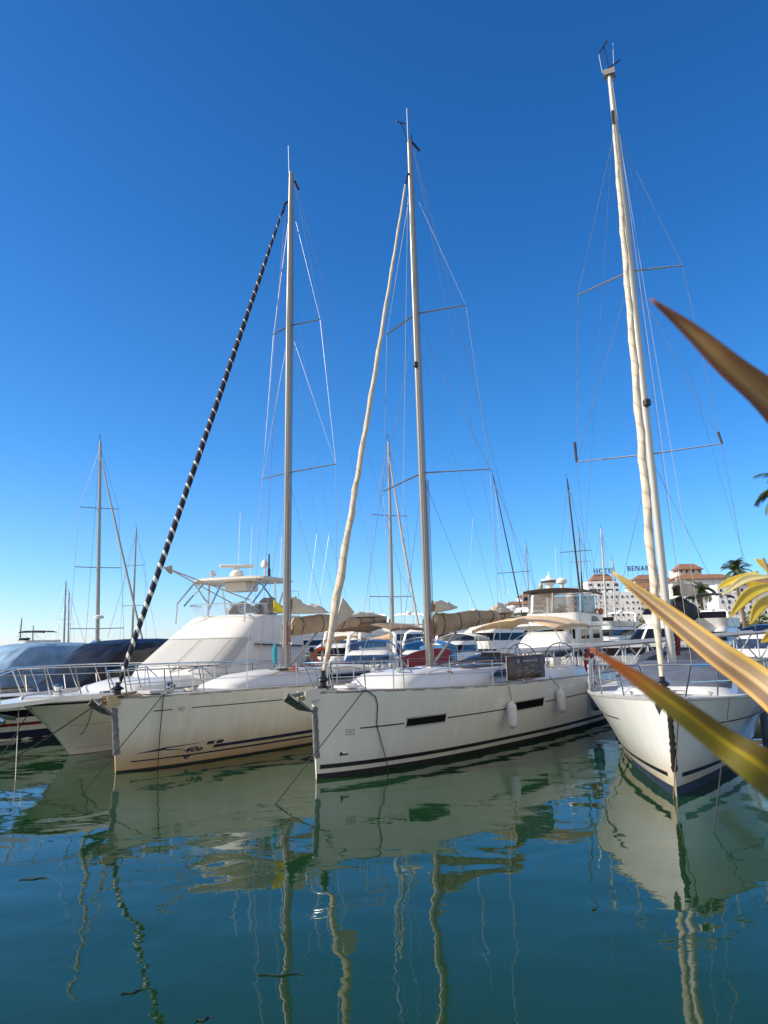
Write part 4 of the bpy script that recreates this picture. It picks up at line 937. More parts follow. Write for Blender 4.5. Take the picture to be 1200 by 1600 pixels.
house_band(fly, 'mesh_screen', F1, F2, .10, .98, 2, 8.2, WHITEM, .012); house_band(fly, 'mesh_screen', F1, F2, .10, .98, 8.35, 13.9, WHITEM, .012)
for i_, q in enumerate((2.0, 4.6, 8.25, 10.8)):
    house_band(fly, 'cover_seam', F1, F2, .02, 1.0, q, q + .10, pm('seam', (.52, .51, .48), .8), .018)
for f_ in (.0, .99): house_band(fly, 'cover_hem', F1, F2, f_, f_ + .035, 1, 14, MATS['seam'], .02)
wp = MB(); 
for y0 in (-.3, -1.0):
    wp.tube([(3.9, y0 + .1, 1.95), (3.98, y0 - .3, 2.12), (4.25, y0 - .75, 2.10)], .018, 5)
wp.build('windscreen_wiper', BLACK, fly)
MB().prism([(6.6, -1.80, 2.72), (10.0, -1.84, 2.62), (10.0, -1.82, 2.66), (6.6, -1.78, 2.76)], (0, .12, 0)).build('side_rail', DGREY, fly)
pw = MB(); pw.prism([(4.3, -1.76, 1.62), (4.85, -1.80, 1.62), (4.85, -1.79, 1.79), (4.3, -1.75, 1.79)], (0, .06, 0)).build('porthole', GLASS, fly)
pw = MB(); pw.prism([(2.0, -1.55, 1.55), (2.25, -1.6, 1.55), (2.25, -1.6, 1.66), (2.0, -1.55, 1.66)], (0, .06, 0)).build('porthole', GLASS, fly)
MB().lathe([(.05, 0), (.05, .02)], (9.0, -1.72, 3.2), 10).box((9.0, -1.71, 3.25), (.12, .06, .12)).build('vent', BLACK, fly)
# flybridge: coaming, acrylic screen, console, seats, rails, hardtop
rows = []
A0 = house_ring((7.0, 8.2, 10.1, 1.36, 1.56, 3.76)); A1 = house_ring((6.7, 8.0, 10.1, 1.40, 1.58, 4.16))
MB().grid([A0[1:-1], A1[1:-1]]).build('acrylic_screen', ACRYL, fly)
MB().tube(A1[1:-1], .02, 6).build('screen_rail', STEEL, fly)
heap(fly, (7.5, -.3, 3.84), (8.6, -.35, 3.84), .5, [(0, .3), (.5, .42), (1, .3)], pm('blue_grey_cover_light', (.24, .27, .32), .85, var=.15), 4.4, 'helm_cover')
heap(fly, (8.3, -.9, 3.84), (10.0, -.9, 3.84), .45, [(0, .3), (.3, .5), (.7, .42), (1, .3)], pm('beige_cover', (.40, .36, .31), .85, var=.25), 6.4, 'seat_cover')
ht = [(7.3, 7.9, 9.5, 1.45, 1.55, 5.0), (7.2, 7.85, 9.6, 1.52, 1.62, 5.06), (7.35, 7.95, 9.5, 1.45, 1.55, 5.16), (7.8, 8.3, 9.3, 1.1, 1.2, 5.21)]
o = loft_house(fly, 'hardtop', ht, GELC)
o.data.polygons  # underside
MB().poly(house_ring(ht[0])).build('hardtop_lining', GELC, fly, False)
MB().box((8.1, -.25, 4.83), (.9, .9, .34)).build('electronics_box', GELC, fly, bevel=.04)
for s_ in (-1, 1):
    hp = MB()
    hp.tube([(6.4, s_ * 1.38, 3.5), (6.45, s_ * 1.38, 4.2), (7.5, s_ * 1.38, 5.02)], .03, 7)
    hp.tube([(6.9, s_ * 1.4, 4.15), (8.1, s_ * 1.4, 5.02)], .03, 7); hp.tube([(8.5, s_ * 1.45, 3.84), (8.5, s_ * 1.42, 5.02)], .045, 7)
    hp.tube([(8.5, s_ * 1.45, 4.35), (8.25, s_ * 1.4, 4.42), (7.4, s_ * 1.35, 5.02)], .03, 7); hp.tube([(8.6, s_ * 1.5, 4.0), (9.35, s_ * 1.45, 5.02)], .035, 7)
    hp.tube([(9.9, s_ * 1.5, 3.84), (9.5, s_ * 1.45, 5.02)], .025, 6)
    hp.build('hardtop_frame', STEEL, fly)
rr = MB()
for z in (4.12, 4.4, 4.7): rr.tube([(9.0, -1.58, z), (10.1, -1.6, z)], .014, 5)
for x in (9.0, 9.5, 10.1): rr.tube([(x, -1.58, 3.8), (x, -1.6, 4.7)], .016, 5)
rr.build('flybridge_rail', STEEL, fly)
MB().lathe([(.2, 0), (.26, .04), (.26, .15), (.2, .22), (.1, .26), (.1, .32)], (8.0, -.1, 5.2), 16).build('radar_base', PLW, fly)
MB().box((8.0, -.1, 5.60), (.16, 1.25, .13), .55).build('radar_scanner', PLW, fly, bevel=.03)
MB().lathe([(.1, 0), (.1, .1), (.14, .13), (.14, .24), (.03, .27)], (7.7, .75, 5.18), 12).build('searchlight', STEEL, fly)
MB().tube([(9.2, -.6, 5.2), (9.2, -.6, 5.75)], .025, 6).lathe([(.06, .4), (.14, .45), (.14, .6), (.05, .72)], (9.2, -.6, 5.2), 12).build('satellite_dome', PLW, fly)
MB().tube([(9.0, -.9, 5.18), (9.0, -.9, 6.1)], .03, 6).lathe([(.06, 0), (.06, .35)], (9.0, -.9, 5.2), 8).build('antenna', DGREY, fly)
for x, y, h_ in ((8.9, .4, 2.6), (9.3, .1, 2.1), (9.3, -1.2, 1.6)): wire('antenna', fly, (x, y, 5.2), (x + .15, y, 5.2 + h_), .012, PLW)
# tuna-tower style outrigger frame reaching forward of the flybridge
og = MB(); tipo = PF.px(266, 890, .9)
for q in ((7.4, 1.3, 5.0), (8.4, .2, 4.2), (7.6, -.9, 4.3)): og.tube([tuple(tipo), q], .022, 6)
og.prism([tuple(tipo + Vector((-.25, 0, .06))), tuple(tipo + Vector((.12, 0, .16))), tuple(tipo + Vector((.12, 0, -.14)))], (0, .1, 0)).build('outrigger', pm('outrigger_bronze', (.42, .37, .28), .5, metal=.3), fly)
# bow rail
top = []; rl = MB(); low = []
for t in (.0, .03, .07, .12, .18, .26, .35, .45, .56, .68):
    b_ = HF.p(t, HF.top(t), -1); b_ = Vector((b_.x, min(-.05, b_.y + .12), b_.z + .1)); tp = b_ + Vector((-.35 if t < .5 else -.2, -.06, .74 - .12 * t)); top.append(tp); low.append((b_, tp))
for b_, tp in low[1:]: MB().tube([b_, tp], .017, 6).build('stanchion', STEEL, fly)
top = [Vector((-2.75, -.25, 2.16))] + top; rl.tube(top, .02, 7); rl.tube([(-2.6, -.25, 1.5), top[0]], .02, 7)
rl.tube([Vector((p_.x, -p_.y, p_.z)) for p_ in top], .02, 7)
for b_, tp in low[1:]: rl.tube([Vector((b_.x, -b_.y, b_.z)), Vector((tp.x, -tp.y, tp.z))], .017, 6)
rl.tube([top[0], Vector((top[0].x - .1, 0, top[0].z)), Vector((top[0].x, -top[0].y, top[0].z))], .02, 7); rl.build('bow_rail', STEEL, fly)
cleat(fly, (.3, -1.0, 1.6), .4)

# ================================================================== GENERIC MOTOR BOATS
def motor_boat(name, label, cat_, pl, L=10., beam=3.4, fb=1.3, hm=None, cabin=(.28, .72, 1.25), rake=1.0, win=GLASS, fly_=False, arch=False, canopy=None, cover=None, stripe=None, boot=BOOT,
               rail=True, over=.9, group=None, flytop=None, z0=0., radar=False, low=False):
    e = empty(name, pl.o + Vector((0, 0, z0)), pl.th, label, cat_, group)
    h = Hull(L, ((0, fb * 1.12), (.3, fb * 1.04), (1, fb * .9)), ((0, .05), (.05, beam*.17), (.12, beam*.29), (.25, beam*.42), (.45, beam*.49), (.7, beam*.5), (1, beam*.46)),
             ((0, .015), (.08, beam*.09), (.2, beam*.24), (.4, beam*.38), (.7, beam*.44), (1, beam*.43)), stem=((0, 0), (1, -over)), flare=1.3)
    h.skin().build('hull', hm or MATS['hull_white2'], e)
    h.deck(.03).build('deck', GEL, e); h.rail(.035, 0.004, 1, -.03).build('rub_rail', DGREY, e)
    if boot: h.boot(.08).build('bottom_paint', boot, e)
    if stripe: h.strip(.02, 1, lambda t: fb * .36, lambda t: fb * .43).build('stripe', stripe, e)
    if low: h.strip(.01, 1, lambda t: -.2, lambda t: .30).build('lower_band', NAVYP, e); h.strip(.10, .45, lambda t: fb * .56, lambda t: fb * .74).build('hull_window', GLASS, e)
    c0, c1, ch_ = cabin; xf, xb = L * c0, L * c1; w0 = beam * .40
    z = fb * 1.0
    r0 = (xf, xf + L * .12, xb, w0, w0 * 1.02, z - .05); r1 = (xf + rake * .4, xf + rake * .4 + L * .12, xb, w0 * .97, w0, z + ch_ * .36); r2 = (xf + rake * 1.25, xf + rake * 1.25 + L * .1, xb + .1, w0 * .86, w0 * .92, z + ch_ * .86); r3 = (xf + rake * 1.6, xf + rake * 1.6 + L * .09, xb + .1, w0 * .78, w0 * .86, z + ch_)
    if not cover:
        loft_house(e, 'cabin', [r0, r1, r2, r3], GEL, nf=10); house_band(e, 'windscreen', r1, r2, .12, .88, 2.2, 9.8, win, .014, nf=10)
    for a_, b_ in (() if cover else ((.15, 2.0), (10.0, 11.85))): house_band(e, 'side_window', r1, r2, .15, .85, a_, b_, win, .014, nf=10)
    zt = z + ch_
    if fly_:
        f0 = (xf + rake * 1.9, xf + rake * 1.9 + L * .1, xb + L * .06, w0 * .84, w0 * .92, zt); f1 = (xf + rake * 1.7, xf + rake * 1.7 + L * .1, xb + L * .06, w0 * .88, w0 * .95, zt + .55)
        loft_house(e, 'flybridge', [f0, f1, (f1[0] + .25, f1[1] + .2, f1[2] - .1, f1[3] * .9, f1[4] * .9, zt + .55), (f0[0] + .4, f0[1] + .3, f0[2] - .2, f0[3] * .85, f0[4] * .85, zt + .12)], GEL, nf=10)
        house_band(e, 'flybridge_screen', f1, (f1[0] + .35, f1[1] + .3, f1[2], f1[3] * .97, f1[4] * .97, zt + .95), 0, 1, 2.5, 9.5, win, 0, nf=10)
        zt += .55
    if flytop:
        bimini(e, (Vector((xf + rake * 2.2, -w0 * .9, zt + 1.35)), Vector((xb, -w0 * .9, zt + 1.35)), Vector((xb, w0 * .9, zt + 1.35)), Vector((xf + rake * 2.2, w0 * .9, zt + 1.35))), .18, flytop, nx=8, ny=8)
        fr = MB()
        for x in (xf + rake * 2.3, xb - .1):
            for y in (-1, 1): fr.tube([((x + xb) / 2, y * w0 * .9, zt), (x, y * w0 * .9, zt + 1.35)], .018, 5)
        fr.build('canopy_frame', STEEL, e)
    if arch:
        xa = xb - .4; m_ = MB()
        m_.tube([(xa - .5, -w0, z + .2), (xa + .25, -w0 * .95, zt + .75), (xa + .35, -w0 * .7, zt + .95), (xa + .35, w0 * .7, zt + .95), (xa + .25, w0 * .95, zt + .75), (xa - .5, w0, z + .2)], .065, 8, sx=.55, sy=1.5); m_.build('radar_arch', GEL, e)
        MB().lathe([(.1, 0), (.26, .05), (.27, .16), (.18, .24), (.03, .27)], (xa + .35, 0, zt + 1.0), 14).build('radar_dome', PLW, e)
        wire('antenna', e, (xa + .35, .5, zt + 1.0), (xa + .6, .5, zt + 2.6), .014, PLW)
    if canopy:
        x0, x1 = xb - .5, min(L - .3, xb + L * .24)
        bimini(e, (Vector((x0, -w0 * .95, zt + .25)), Vector((x1, -w0 * .95, zt + .15)), Vector((x1, w0 * .95, zt + .15)), Vector((x0, w0 * .95, zt + .25))), .22, canopy, 'canopy', 8, 8, .25)
        fr = MB()
        for x in (x0 + .05, x1 - .05):
            for y in (-1, 1): fr.tube([(x, y * w0 * .95, fb * .9), (x, y * w0 * .95, zt + .2)], .018, 5)
        fr.build('canopy_frame', STEEL, e)
    if cover:
        # canvas pulled taut from the windscreen frame down to the coamings, creased along its slopes
        m_ = MB(); rows = []; w_ = beam
        RC = [(xf - .9, xf + .9, L * .95, w_ * .40, w_ * .44, z - .06), (xf + .35, xf + 1.6, L * .945, w_ * .43, w_ * .45, z + ch_ * .42), (xf + 1.25, xf + 2.3, L * .93, w_ * .40, w_ * .43, z + ch_ * .86), (xf + 1.7, xf + 2.6, L * .90, w_ * .36, w_ * .40, z + ch_ * 1.02), (xf + 2.3, xf + 3.1, L * .84, w_ * .26, w_ * .30, z + ch_ * 1.10)]
        RR = []
        for a_, b_ in zip(RC[:-1], RC[1:]):
            for k_ in range(6): RR.append(tuple(p_ + (q_ - p_) * k_ / 6 for p_, q_ in zip(a_, b_)))
        RR.append(RC[-1])
        for r_ in RR:
            ring = house_ring(r_, 36, .62); b0, b1 = ring[0], ring[-1]; ex = [Vector((b0.x + (r_[1] - b0.x) * k_ / 12, b0.y + (ring[1].y - b0.y) * k_ / 12, r_[5])) for k_ in range(12)]
            ring = ex + ring[1:-1] + [Vector((q_.x, -q_.y, q_.z)) for q_ in reversed(ex)]; cx_ = (r_[0] + r_[2]) / 2; hh = (r_[5] - z) / ch_; row = []
            for q_ in ring:
                o_ = Vector((q_.x - cx_, q_.y, 0)).normalized(); an = math.atan2(q_.y, q_.x - cx_); f_ = abs(noise.noise(Vector((math.cos(an) * 7 + hh * 2, math.sin(an) * 7 + q_.x * 1.3, hh * 1.2 + L)))) * -.30 + noise.noise(Vector((q_.x * 1.1, q_.y * 1.6, hh * 2))) * .05
                row.append(q_ + o_ * f_ * min(1, .25 + hh * 1.6) * (1.1 - hh * .5))
            rows.append(row)
        rows.append([Vector(((RC[-1][0] + RC[-1][2]) / 2 + (p_.x - (RC[-1][0] + RC[-1][2]) / 2) * .4, p_.y * .4, p_.z + .05)) for p_ in rows[-1]])
        m_.f.append(tuple(range((len(rows) - 1) * len(rows[0]), len(rows) * len(rows[0]))))
        m_.grid(rows, True).build('cover', cover, e)
    if radar:
        MB().tube([(xb - 1, 0, zt), (xb - 1, 0, zt + 1.1)], .05, 7).lathe([(.1, 1.1), (.3, 1.15), (.3, 1.3), (.1, 1.38)], (xb - 1, 0, zt), 12).build('radar_mast', PLW, e)
    if rail:
        m_ = MB()
        for sd_ in (-1, 1):
            tp = []
            for t in (.0, .05, .12, .2, .3, .4, .5):
                b_ = h.p(t, h.top(t), sd_) + Vector((0, -sd_ * min(.1, .03 + t), 0)); q = b_ + Vector((-.15, sd_ * .02, .62)); m_.tube([b_, q], .014, 5); tp.append(q)
            m_.tube(tp, .016, 5)
            if sd_ == -1: f_ = tp[0]
        m_.tube([f_, tp[0]], .016, 5); m_.build('bow_rail', STEEL, e)
    return e
hull_mat('hull_white2', (.76, .75, .72)); 
for m_ in bpy.data.materials:
    if m_.name == 'hull_white2': MATS['hull_white2'] = m_
hull_mat('hull_dark', (.03, .035, .05)); MATS['hull_dark'] = bpy.data.materials['hull_dark']
DRED = pm('dark_red_paint', (.16, .012, .015), .4)

nb = motor_boat('motor_boat', 'white motor boat with dark red stripe under a big navy canvas cover', 'motor boat', Place(-12.6, 22.7, 66), 10.6, 3.5, 1.28, cabin=(.36, .7, 1.55), cover=NAVYC, stripe=DRED, over=1.3, low=True)
hull_b = motor_boat('motor_boat', 'white motor boat under a light blue canvas cover at the left edge', 'motor boat', Place(-17.6, 26.5, 66), 10.0, 3.4, 1.3, cabin=(.34, .7, 1.5), cover=BLUEC, over=1.2)
def by(px, Y, th, back=0.):
    """frame whose bow is seen at picture column px at depth Y"""
    p_ = atY(px, 1000, Y); return Place(p_.x, p_.y, th)
# the clutter of boats behind, each one its own
motor_boat('motor_boat', 'white cruiser with blue canvas windscreen cover behind the cream yacht', 'motor boat', by(545, 32.5, 80), 8.5, 3.0, 1.2, cabin=(.3, .62, 1.1), win=GLASSB, canopy=BLUED, arch=True)
motor_boat('motor_boat', 'small white boat with bright blue flat canopy left of the red sprayhood', 'motor boat', by(600, 36, 66), 8.0, 2.9, 1.15, cabin=(.35, .68, 1.05), canopy=pm('bright_blue_canvas', (.03, .22, .50), .8, var=.2), win=GLASSB)
motor_boat('motor_boat', 'white boat with a turquoise blue tarpaulin over its cabin', 'motor boat', by(640, 40, 75), 8.5, 3.0, 1.2, cabin=(.3, .7, 1.0), cover=pm('bright_blue_tarp', (.04, .26, .50), .7, var=.25, scale=3))
motor_boat('motor_yacht', 'long low white motor yacht with a dark window strip right of the middle mast', 'motor yacht', by(705, 34, 12), 12.5, 3.7, 1.45, cabin=(.25, .85, .95), rake=1.6, arch=True, stripe=BLACK)
motor_boat('motor_yacht', 'white motor yacht with white windscreen cover behind the tan bimini', 'motor yacht', by(800, 34.5, 60), 10.5, 3.5, 1.5, cabin=(.26, .75, 1.5), win=WHITEC, rake=1.3)
motor_boat('motor_yacht', 'big white motor yacht with two rows of dark windows far behind the cream boom', 'motor yacht', by(530, 62, 60), 15, 4.5, 1.9, cabin=(.25, .8, 1.7), fly_=True, arch=True)
motor_boat('motor_yacht', 'white motor yacht with a radar arch just left of the middle mast', 'motor yacht', by(625, 58, 55), 15, 4.4, 1.9, cabin=(.25, .8, 1.6), fly_=True, arch=True)
motor_boat('motor_boat', 'white boat with a white rounded canopy right beside the foot of the middle mast', 'motor boat', by(652, 44, 62), 9, 3.2, 1.4, cabin=(.3, .7, 1.2), canopy=WHITEC)
motor_boat('motor_yacht', 'dark hulled motor yacht under the middle boom', 'motor yacht', by(690, 52, 50), 12, 4.0, 1.9, hm=MATS['hull_dark'], cabin=(.25, .8, 1.5), arch=True, fly_=True)
motor_boat('motor_yacht', 'white motor yacht with black windows under the end of the middle boom', 'motor yacht', by(745, 56, 58), 13, 4.2, 1.8, cabin=(.25, .8, 1.6), fly_=True, arch=True)
motor_boat('motor_boat', 'white cruiser with tan canopy seen between the booms', 'motor boat', by(470, 44, 70), 9, 3.2, 1.3, cabin=(.3, .7, 1.3), canopy=TAN, arch=True)
motor_boat('motor_yacht', 'white motor yacht with black side windows and dark roof right of the tan bimini', 'motor yacht', by(975, 43, 48), 12.5, 4.2, 1.7, cabin=(.2, .8, 1.7), rake=1.7, flytop=None, fly_=True)
motor_boat('motor_boat', 'white boat with royal blue canopy at the right edge', 'motor boat', by(1128, 38, 40), 8.5, 3.2, 1.35, cabin=(.25, .6, 1.3), canopy=BLUED, win=GLASSB)
motor_boat('motor_boat', 'black topped motor boat behind the striped leaf', 'motor boat', by(1080, 44, 55), 9.5, 3.4, 1.6, cabin=(.25, .75, 1.5), win=GLASS, fly_=True, flytop=DGREY)
motor_boat('motor_boat', 'white boat with navy canopy left of the right mast', 'motor boat', by(938, 50, 70), 9, 3.2, 1.3, cabin=(.3, .7, 1.3), canopy=NAVYC)
motor_boat('motor_yacht', 'distant white motor yacht below the hotel sign', 'motor yacht', by(900, 75, 50), 14, 4.4, 1.9, cabin=(.25, .8, 1.7), fly_=True, arch=True)
motor_boat('motor_yacht', 'distant white flybridge yacht behind the far end of the middle boom', 'motor yacht', by(770, 85, 50), 15, 4.6, 2.0, cabin=(.25, .8, 1.7), fly_=True, arch=True)
motor_boat('motor_yacht', 'distant white motor yacht at the far left edge', 'motor yacht', by(-12, 120, 60), 13, 4.2, 1.8, cabin=(.25, .8, 1.6), fly_=True, flytop=DGREY)
motor_boat('motor_yacht', 'distant white motor yacht seen past the right end of the navy cover', 'motor yacht', by(235, 90, 60), 15, 4.6, 2.0, cabin=(.25, .8, 1.8), fly_=True, arch=True)
motor_boat('motor_yacht', 'distant white motor yacht right of the right mast under the palms', 'motor yacht', by(1030, 80, 40), 15, 4.6, 2.0, cabin=(.25, .8, 1.7), fly_=True, arch=True)
motor_boat('motor_boat', 'small far white boat between the two left masts', 'motor boat', by(400, 70, 60), 12, 4.0, 1.7, cabin=(.25, .8, 1.5), fly_=True)
motor_boat('motor_yacht', 'pale motor yacht half hidden behind the furled white headsail', 'motor yacht', by(492, 50, 66), 11, 3.8, 1.6, cabin=(.25, .8, 1.5), fly_=True, arch=True, win=GLASSB)
motor_boat('motor_boat', 'white sports boat with orange lifejackets aboard behind the cream yacht', 'motor boat', by(580, 46, 58), 9, 3.2, 1.3, cabin=(.3, .7, 1.1), arch=True, canopy=BLUEC)

# trawler with a tall flybridge behind clear curtains
PT = Place(atY(836, 1000, 37).x, 37, 62)
tr = empty('trawler_yacht', PT.o, PT.th, 'cream trawler yacht with smoky clear curtains round its flybridge, behind the tan bimini', 'trawler yacht')
HT = Hull(10.5, ((0, 1.9), (.3, 1.7), (1, 1.5)), ((0, .06), (.08, .8), (.2, 1.4), (.45, 1.8), (1, 1.7)), ((0, .02), (.1, .5), (.25, 1.1), (.5, 1.5), (1, 1.5)), stem=((0, 0), (1, -.8)), flare=1.2)
HT.skin().build('hull', MATS['hull_white2'], tr); HT.deck(.02).build('deck', DECK, tr); HT.rail(.05, .004, 1, 0).build('rub_rail', WOOD, tr)
T0, T1, T2 = (2.0, 2.6, 8.2, 1.45, 1.5, 1.6), (2.1, 2.7, 8.2, 1.43, 1.48, 2.35), (2.5, 3.1, 8.2, 1.36, 1.42, 3.3)
loft_house(tr, 'cabin', [T0, T1, T2], GELC, nf=10, p=.3)
for i0, i1 in ((.12, .45), (.52, .9), (2.5, 4.3), (5.2, 6.8), (7.7, 9.5), (11.1, 11.4), (11.55, 11.85)): house_band(tr, 'cabin_window', T1, T2, .28, .78, i0, i1, GLASS, .014, nf=10, p=.3)
loft_house(tr, 'roof', [(1.9, 2.6, 9.6, 1.6, 1.6, 3.3), (1.9, 2.6, 9.6, 1.6, 1.6, 3.4)], GEL, nf=10, p=.3)
loft_house(tr, 'flybridge', [(3.2, 3.8, 8.6, 1.35, 1.4, 3.4), (3.1, 3.7, 8.6, 1.4, 1.42, 3.95)], GEL, nf=10, p=.3)
U0, U1 = (3.1, 3.7, 7.6, 1.30, 1.32, 3.98), (3.4, 4.0, 7.6, 1.28, 1.30, 5.0)
loft_house(tr, 'clear_curtain', [U0, U1], CLEARV, nf=10, top=False, p=.3)
for q in (.0, 1.0, 3.6, 6.0, 8.4, 11.0, 11.9): house_band(tr, 'curtain_post', U0, U1, 0, 1.0, q, q + .08, STEEL, .02, nf=10, p=.3)
bimini(tr, (Vector((3.2, -1.5, 5.15)), Vector((8.6, -1.5, 5.15)), Vector((8.6, 1.5, 5.15)), Vector((3.2, 1.5, 5.15))), .12, pm('taupe_canvas', (.25, .2, .16), .9, var=.2), nx=8, ny=8)
MB().box((7.0, -1.1, 3.75), (1.9, .6, .5)).build('seat_locker', BLACK, tr, bevel=.06)
MB().lathe([(.1, 0), (.12, .3), (.28, .36), (.3, .5), (.2, .6), (.1, .64)], (5.5, 0, 5.3), 12).build('radar_dome', PLW, tr)
MB().lathe([(.08, 0), (.05, .5), (.02, 1.1)], (7.2, -.7, 5.25), 8).build('antenna', DGREY, tr); MB().lathe([(.09, 0), (.12, .15), (.06, .3)], (3.5, .6, 5.25), 10).build('horn', pm('brass', (.45, .33, .15), .4, metal=.6), tr)
MB().lathe([(.06, 0), (.13, .05), (.15, .25), (.06, .35)], (8.0, -1.48, 3.92), 10).build('lifejacket', ORANGE, tr)
wire('antenna', tr, (8.0, 1.0, 5.2), (8.3, 1.0, 8.0), .012, PLW)

# ================================================================== FAR SAILING BOATS
def far_yacht(label, base, top, Y, spr=(.45, .72), fore=None, group=None, tone=ALU, hullm=None, radar=None, sail=None, dark=False, th=60, boom=None, back=True, wd=None):
    """mast seen from picture point base to picture point top at depth Y; hull of a size to match below it"""
    Pb, Pt = atY(*base, Y), atY(*top, Y + .1); Hh = Pt.z; L = max(7, Hh * .74)
    t = R(th); u = Vector((math.cos(t), math.sin(t), 0)); bow = Vector((Pb.x, Pb.y, 0)) - u * L * .4; pl = Place(bow.x, bow.y, th)
    e = empty('sailing_boat', pl.o, pl.th, label, 'sailing boat', group); bm = L * .30; fb = L * .11
    h = Hull(L, ((0, fb * 1.15), (.4, fb), (1, fb * .98)), ((0, .04), (.08, bm*.2), (.2, bm*.36), (.5, bm*.5), (1, bm*.4)), ((0, .02), (.1, bm*.14), (.3, bm*.33), (.6, bm*.42), (1, bm*.32)), stem=((0, 0), (1, -.5)))
    h.skin().build('hull', hullm or MATS['hull_white2'], e); h.deck(.02).build('deck', DECK, e)
    loft_house(e, 'coachroof', [(L*.22, L*.32, L*.68, bm*.3, bm*.36, fb), (L*.25, L*.36, L*.68, bm*.26, bm*.32, fb + L*.035)], GEL, nf=8)
    lb, lt = pl.loc(Vector((Pb.x, Pb.y, fb))), pl.loc(Pt); r = wd or (.09 if Hh > 11 else .065)
    m_ = MB().tube([lb, lb.lerp(lt, .6), lt], [r * 1.15, r, r * .7], 10); m_.build('mast', tone, e)
    for f_ in spr:
        q = lb.lerp(lt, f_); a_ = bm * .42 * (1.15 - f_ * .5)
        for s_ in (-1, 1):
            MB().tube([q, q + Vector((.1, s_ * a_, .03))], .028, 5).build('spreader', tone, e)
    tipv = [lb.lerp(lt, f_) for f_ in spr]
    for s_ in (-1, 1):
        pts = [lt - Vector((0, 0, .4))] + [lb.lerp(lt, f_) + Vector((.1, s_ * bm * .42 * (1.15 - f_ * .5), .03)) for f_ in sorted(spr, reverse=True)] + [Vector((L * .42, s_ * bm * .46, fb))]
        MB().tube(pts, .008 + Y * .00006, 4).build('shroud', WIRE, e)
    fp = pl.loc(atY(*fore, Y - 3)) if fore else Vector((.1, 0, fb * 1.15))
    a_ = lt - (lt - lb) * .06
    MB().tube([a_, a_.lerp(fp, .5) + Vector((.1, 0, -.1)), fp], [.03, .075, .06] if sail else [.012 + Y * .0001] * 3, 7).build('furled_headsail' if sail else 'forestay', sail or WIRE, e)
    if back: MB().tube([lt, Vector((L * .98, 0, fb))], .008 + Y * .00006, 4).build('backstay', WIRE, e)
    bz = fb + L * .09 + .5
    MB().tube([lb + Vector((0, 0, bz - fb)), lb + Vector((L * .34, 0, bz - fb + .1))], .06, 7).build('boom', ALU, e)
    rows = []
    for k in range(13):
        q = k / 12; p_ = lb + Vector((.1 + L * .33 * q, 0, bz - fb + .06)); hh = .42 * (1 - q * .7); rows.append([p_ + Vector((0, .16 * math.sin(a2) * (1 - q * .4), hh * (.5 - .5 * math.cos(a2)))) for a2 in [2 * math.pi * j / 10 for j in range(10)]])
    MB().grid(rows, True, True).build('sail_cover', boom or BLUED, e)
    MB().tube([lt, lt + Vector((0, .05, .5))], .014, 5).tube([lt + Vector((-.25, 0, .3)), lt + Vector((.25, .1, .34))], .02, 5).build('wind_vane', DGREY, e)
    if radar:
        q = lb.lerp(lt, radar); MB().tube([q, q + Vector((-.35, 0, 0))], .04, 5).lathe([(.08, 0), (.28, .03), (.28, .18), (.1, .24)], q + Vector((-.5, 0, 0)), 12).build('radar_dome', PLW, e)
    return e
far_yacht('tall grey masted sailing boat with radar behind the navy covered motor boat', (153, 1006), (157, 690), 46, (.18, .44, .70), (222, 998), radar=.22, sail=pm('grey_sail', (.32, .33, .35), .8), th=118, wd=.11)
far_yacht('sailing boat with a thin mast crossed by its forestay left of the striped headsail', (206, 1003), (213, 826), 72, (.42, .72), (168, 996), th=80, wd=.10)
far_yacht('far sailing boat, taller of the close pair of masts on the left', (100, 1006), (103, 909), 122, (.5,), (65, 1004), th=70, wd=.14)
far_yacht('far sailing boat, shorter of the close pair of masts on the left', (107, 1006), (108, 924), 128, (.5,), (80, 1004), th=70, wd=.12)
far_yacht('very distant sailing boat above the blue cover, taller of two dark masts', (30, 1009), (34, 966), 210, (.5,), th=70, wd=.16, tone=DGREY)
far_yacht('very distant sailing boat above the blue cover, shorter of two dark masts', (51, 1009), (52, 978), 230, (.5,), th=70, wd=.16, tone=DGREY)
far_yacht('sailing boat with furled grey headsail between the cream and grey white yachts', (614, 1008), (607, 690), 45, (.30, .66), (655, 985), radar=None, sail=pm('greige_sail', (.42, .38, .33), .85, var=.15), th=112, wd=.10, boom=TAN)
far_yacht('sailing boat with dark leaning mast and two short crosstrees left of the trawler', (826, 962), (770, 742), 60, (.22, .45), th=60, tone=DGREY, wd=.05)
far_yacht('sailing boat with slender dark mast left of the hotel sign', (916, 1000), (886, 748), 58, (.34, .58), th=60, tone=DGREY, wd=.07)
far_yacht('sailing boat with slim pale mast and three crosstrees beside the dark slender mast', (914, 1000), (904, 830), 66, (.3, .55, .75), th=60, tone=ALU, wd=.08)
far_yacht('sailing boat with white mast crossing the letters of the hotel sign', (950, 1000), (939, 826), 80, (.4, .7), th=60, tone=ALUW, wd=.11)
far_yacht('sailing boat with short white mast right of the hotel sign', (963, 1000), (957, 874), 84, (.5,), th=60, tone=ALUW, wd=.09)
far_yacht('far sailing boat with short faint mast above the trawler', (829, 985), (822, 850), 90, (.5,), th=60, tone=ALU, wd=.06)

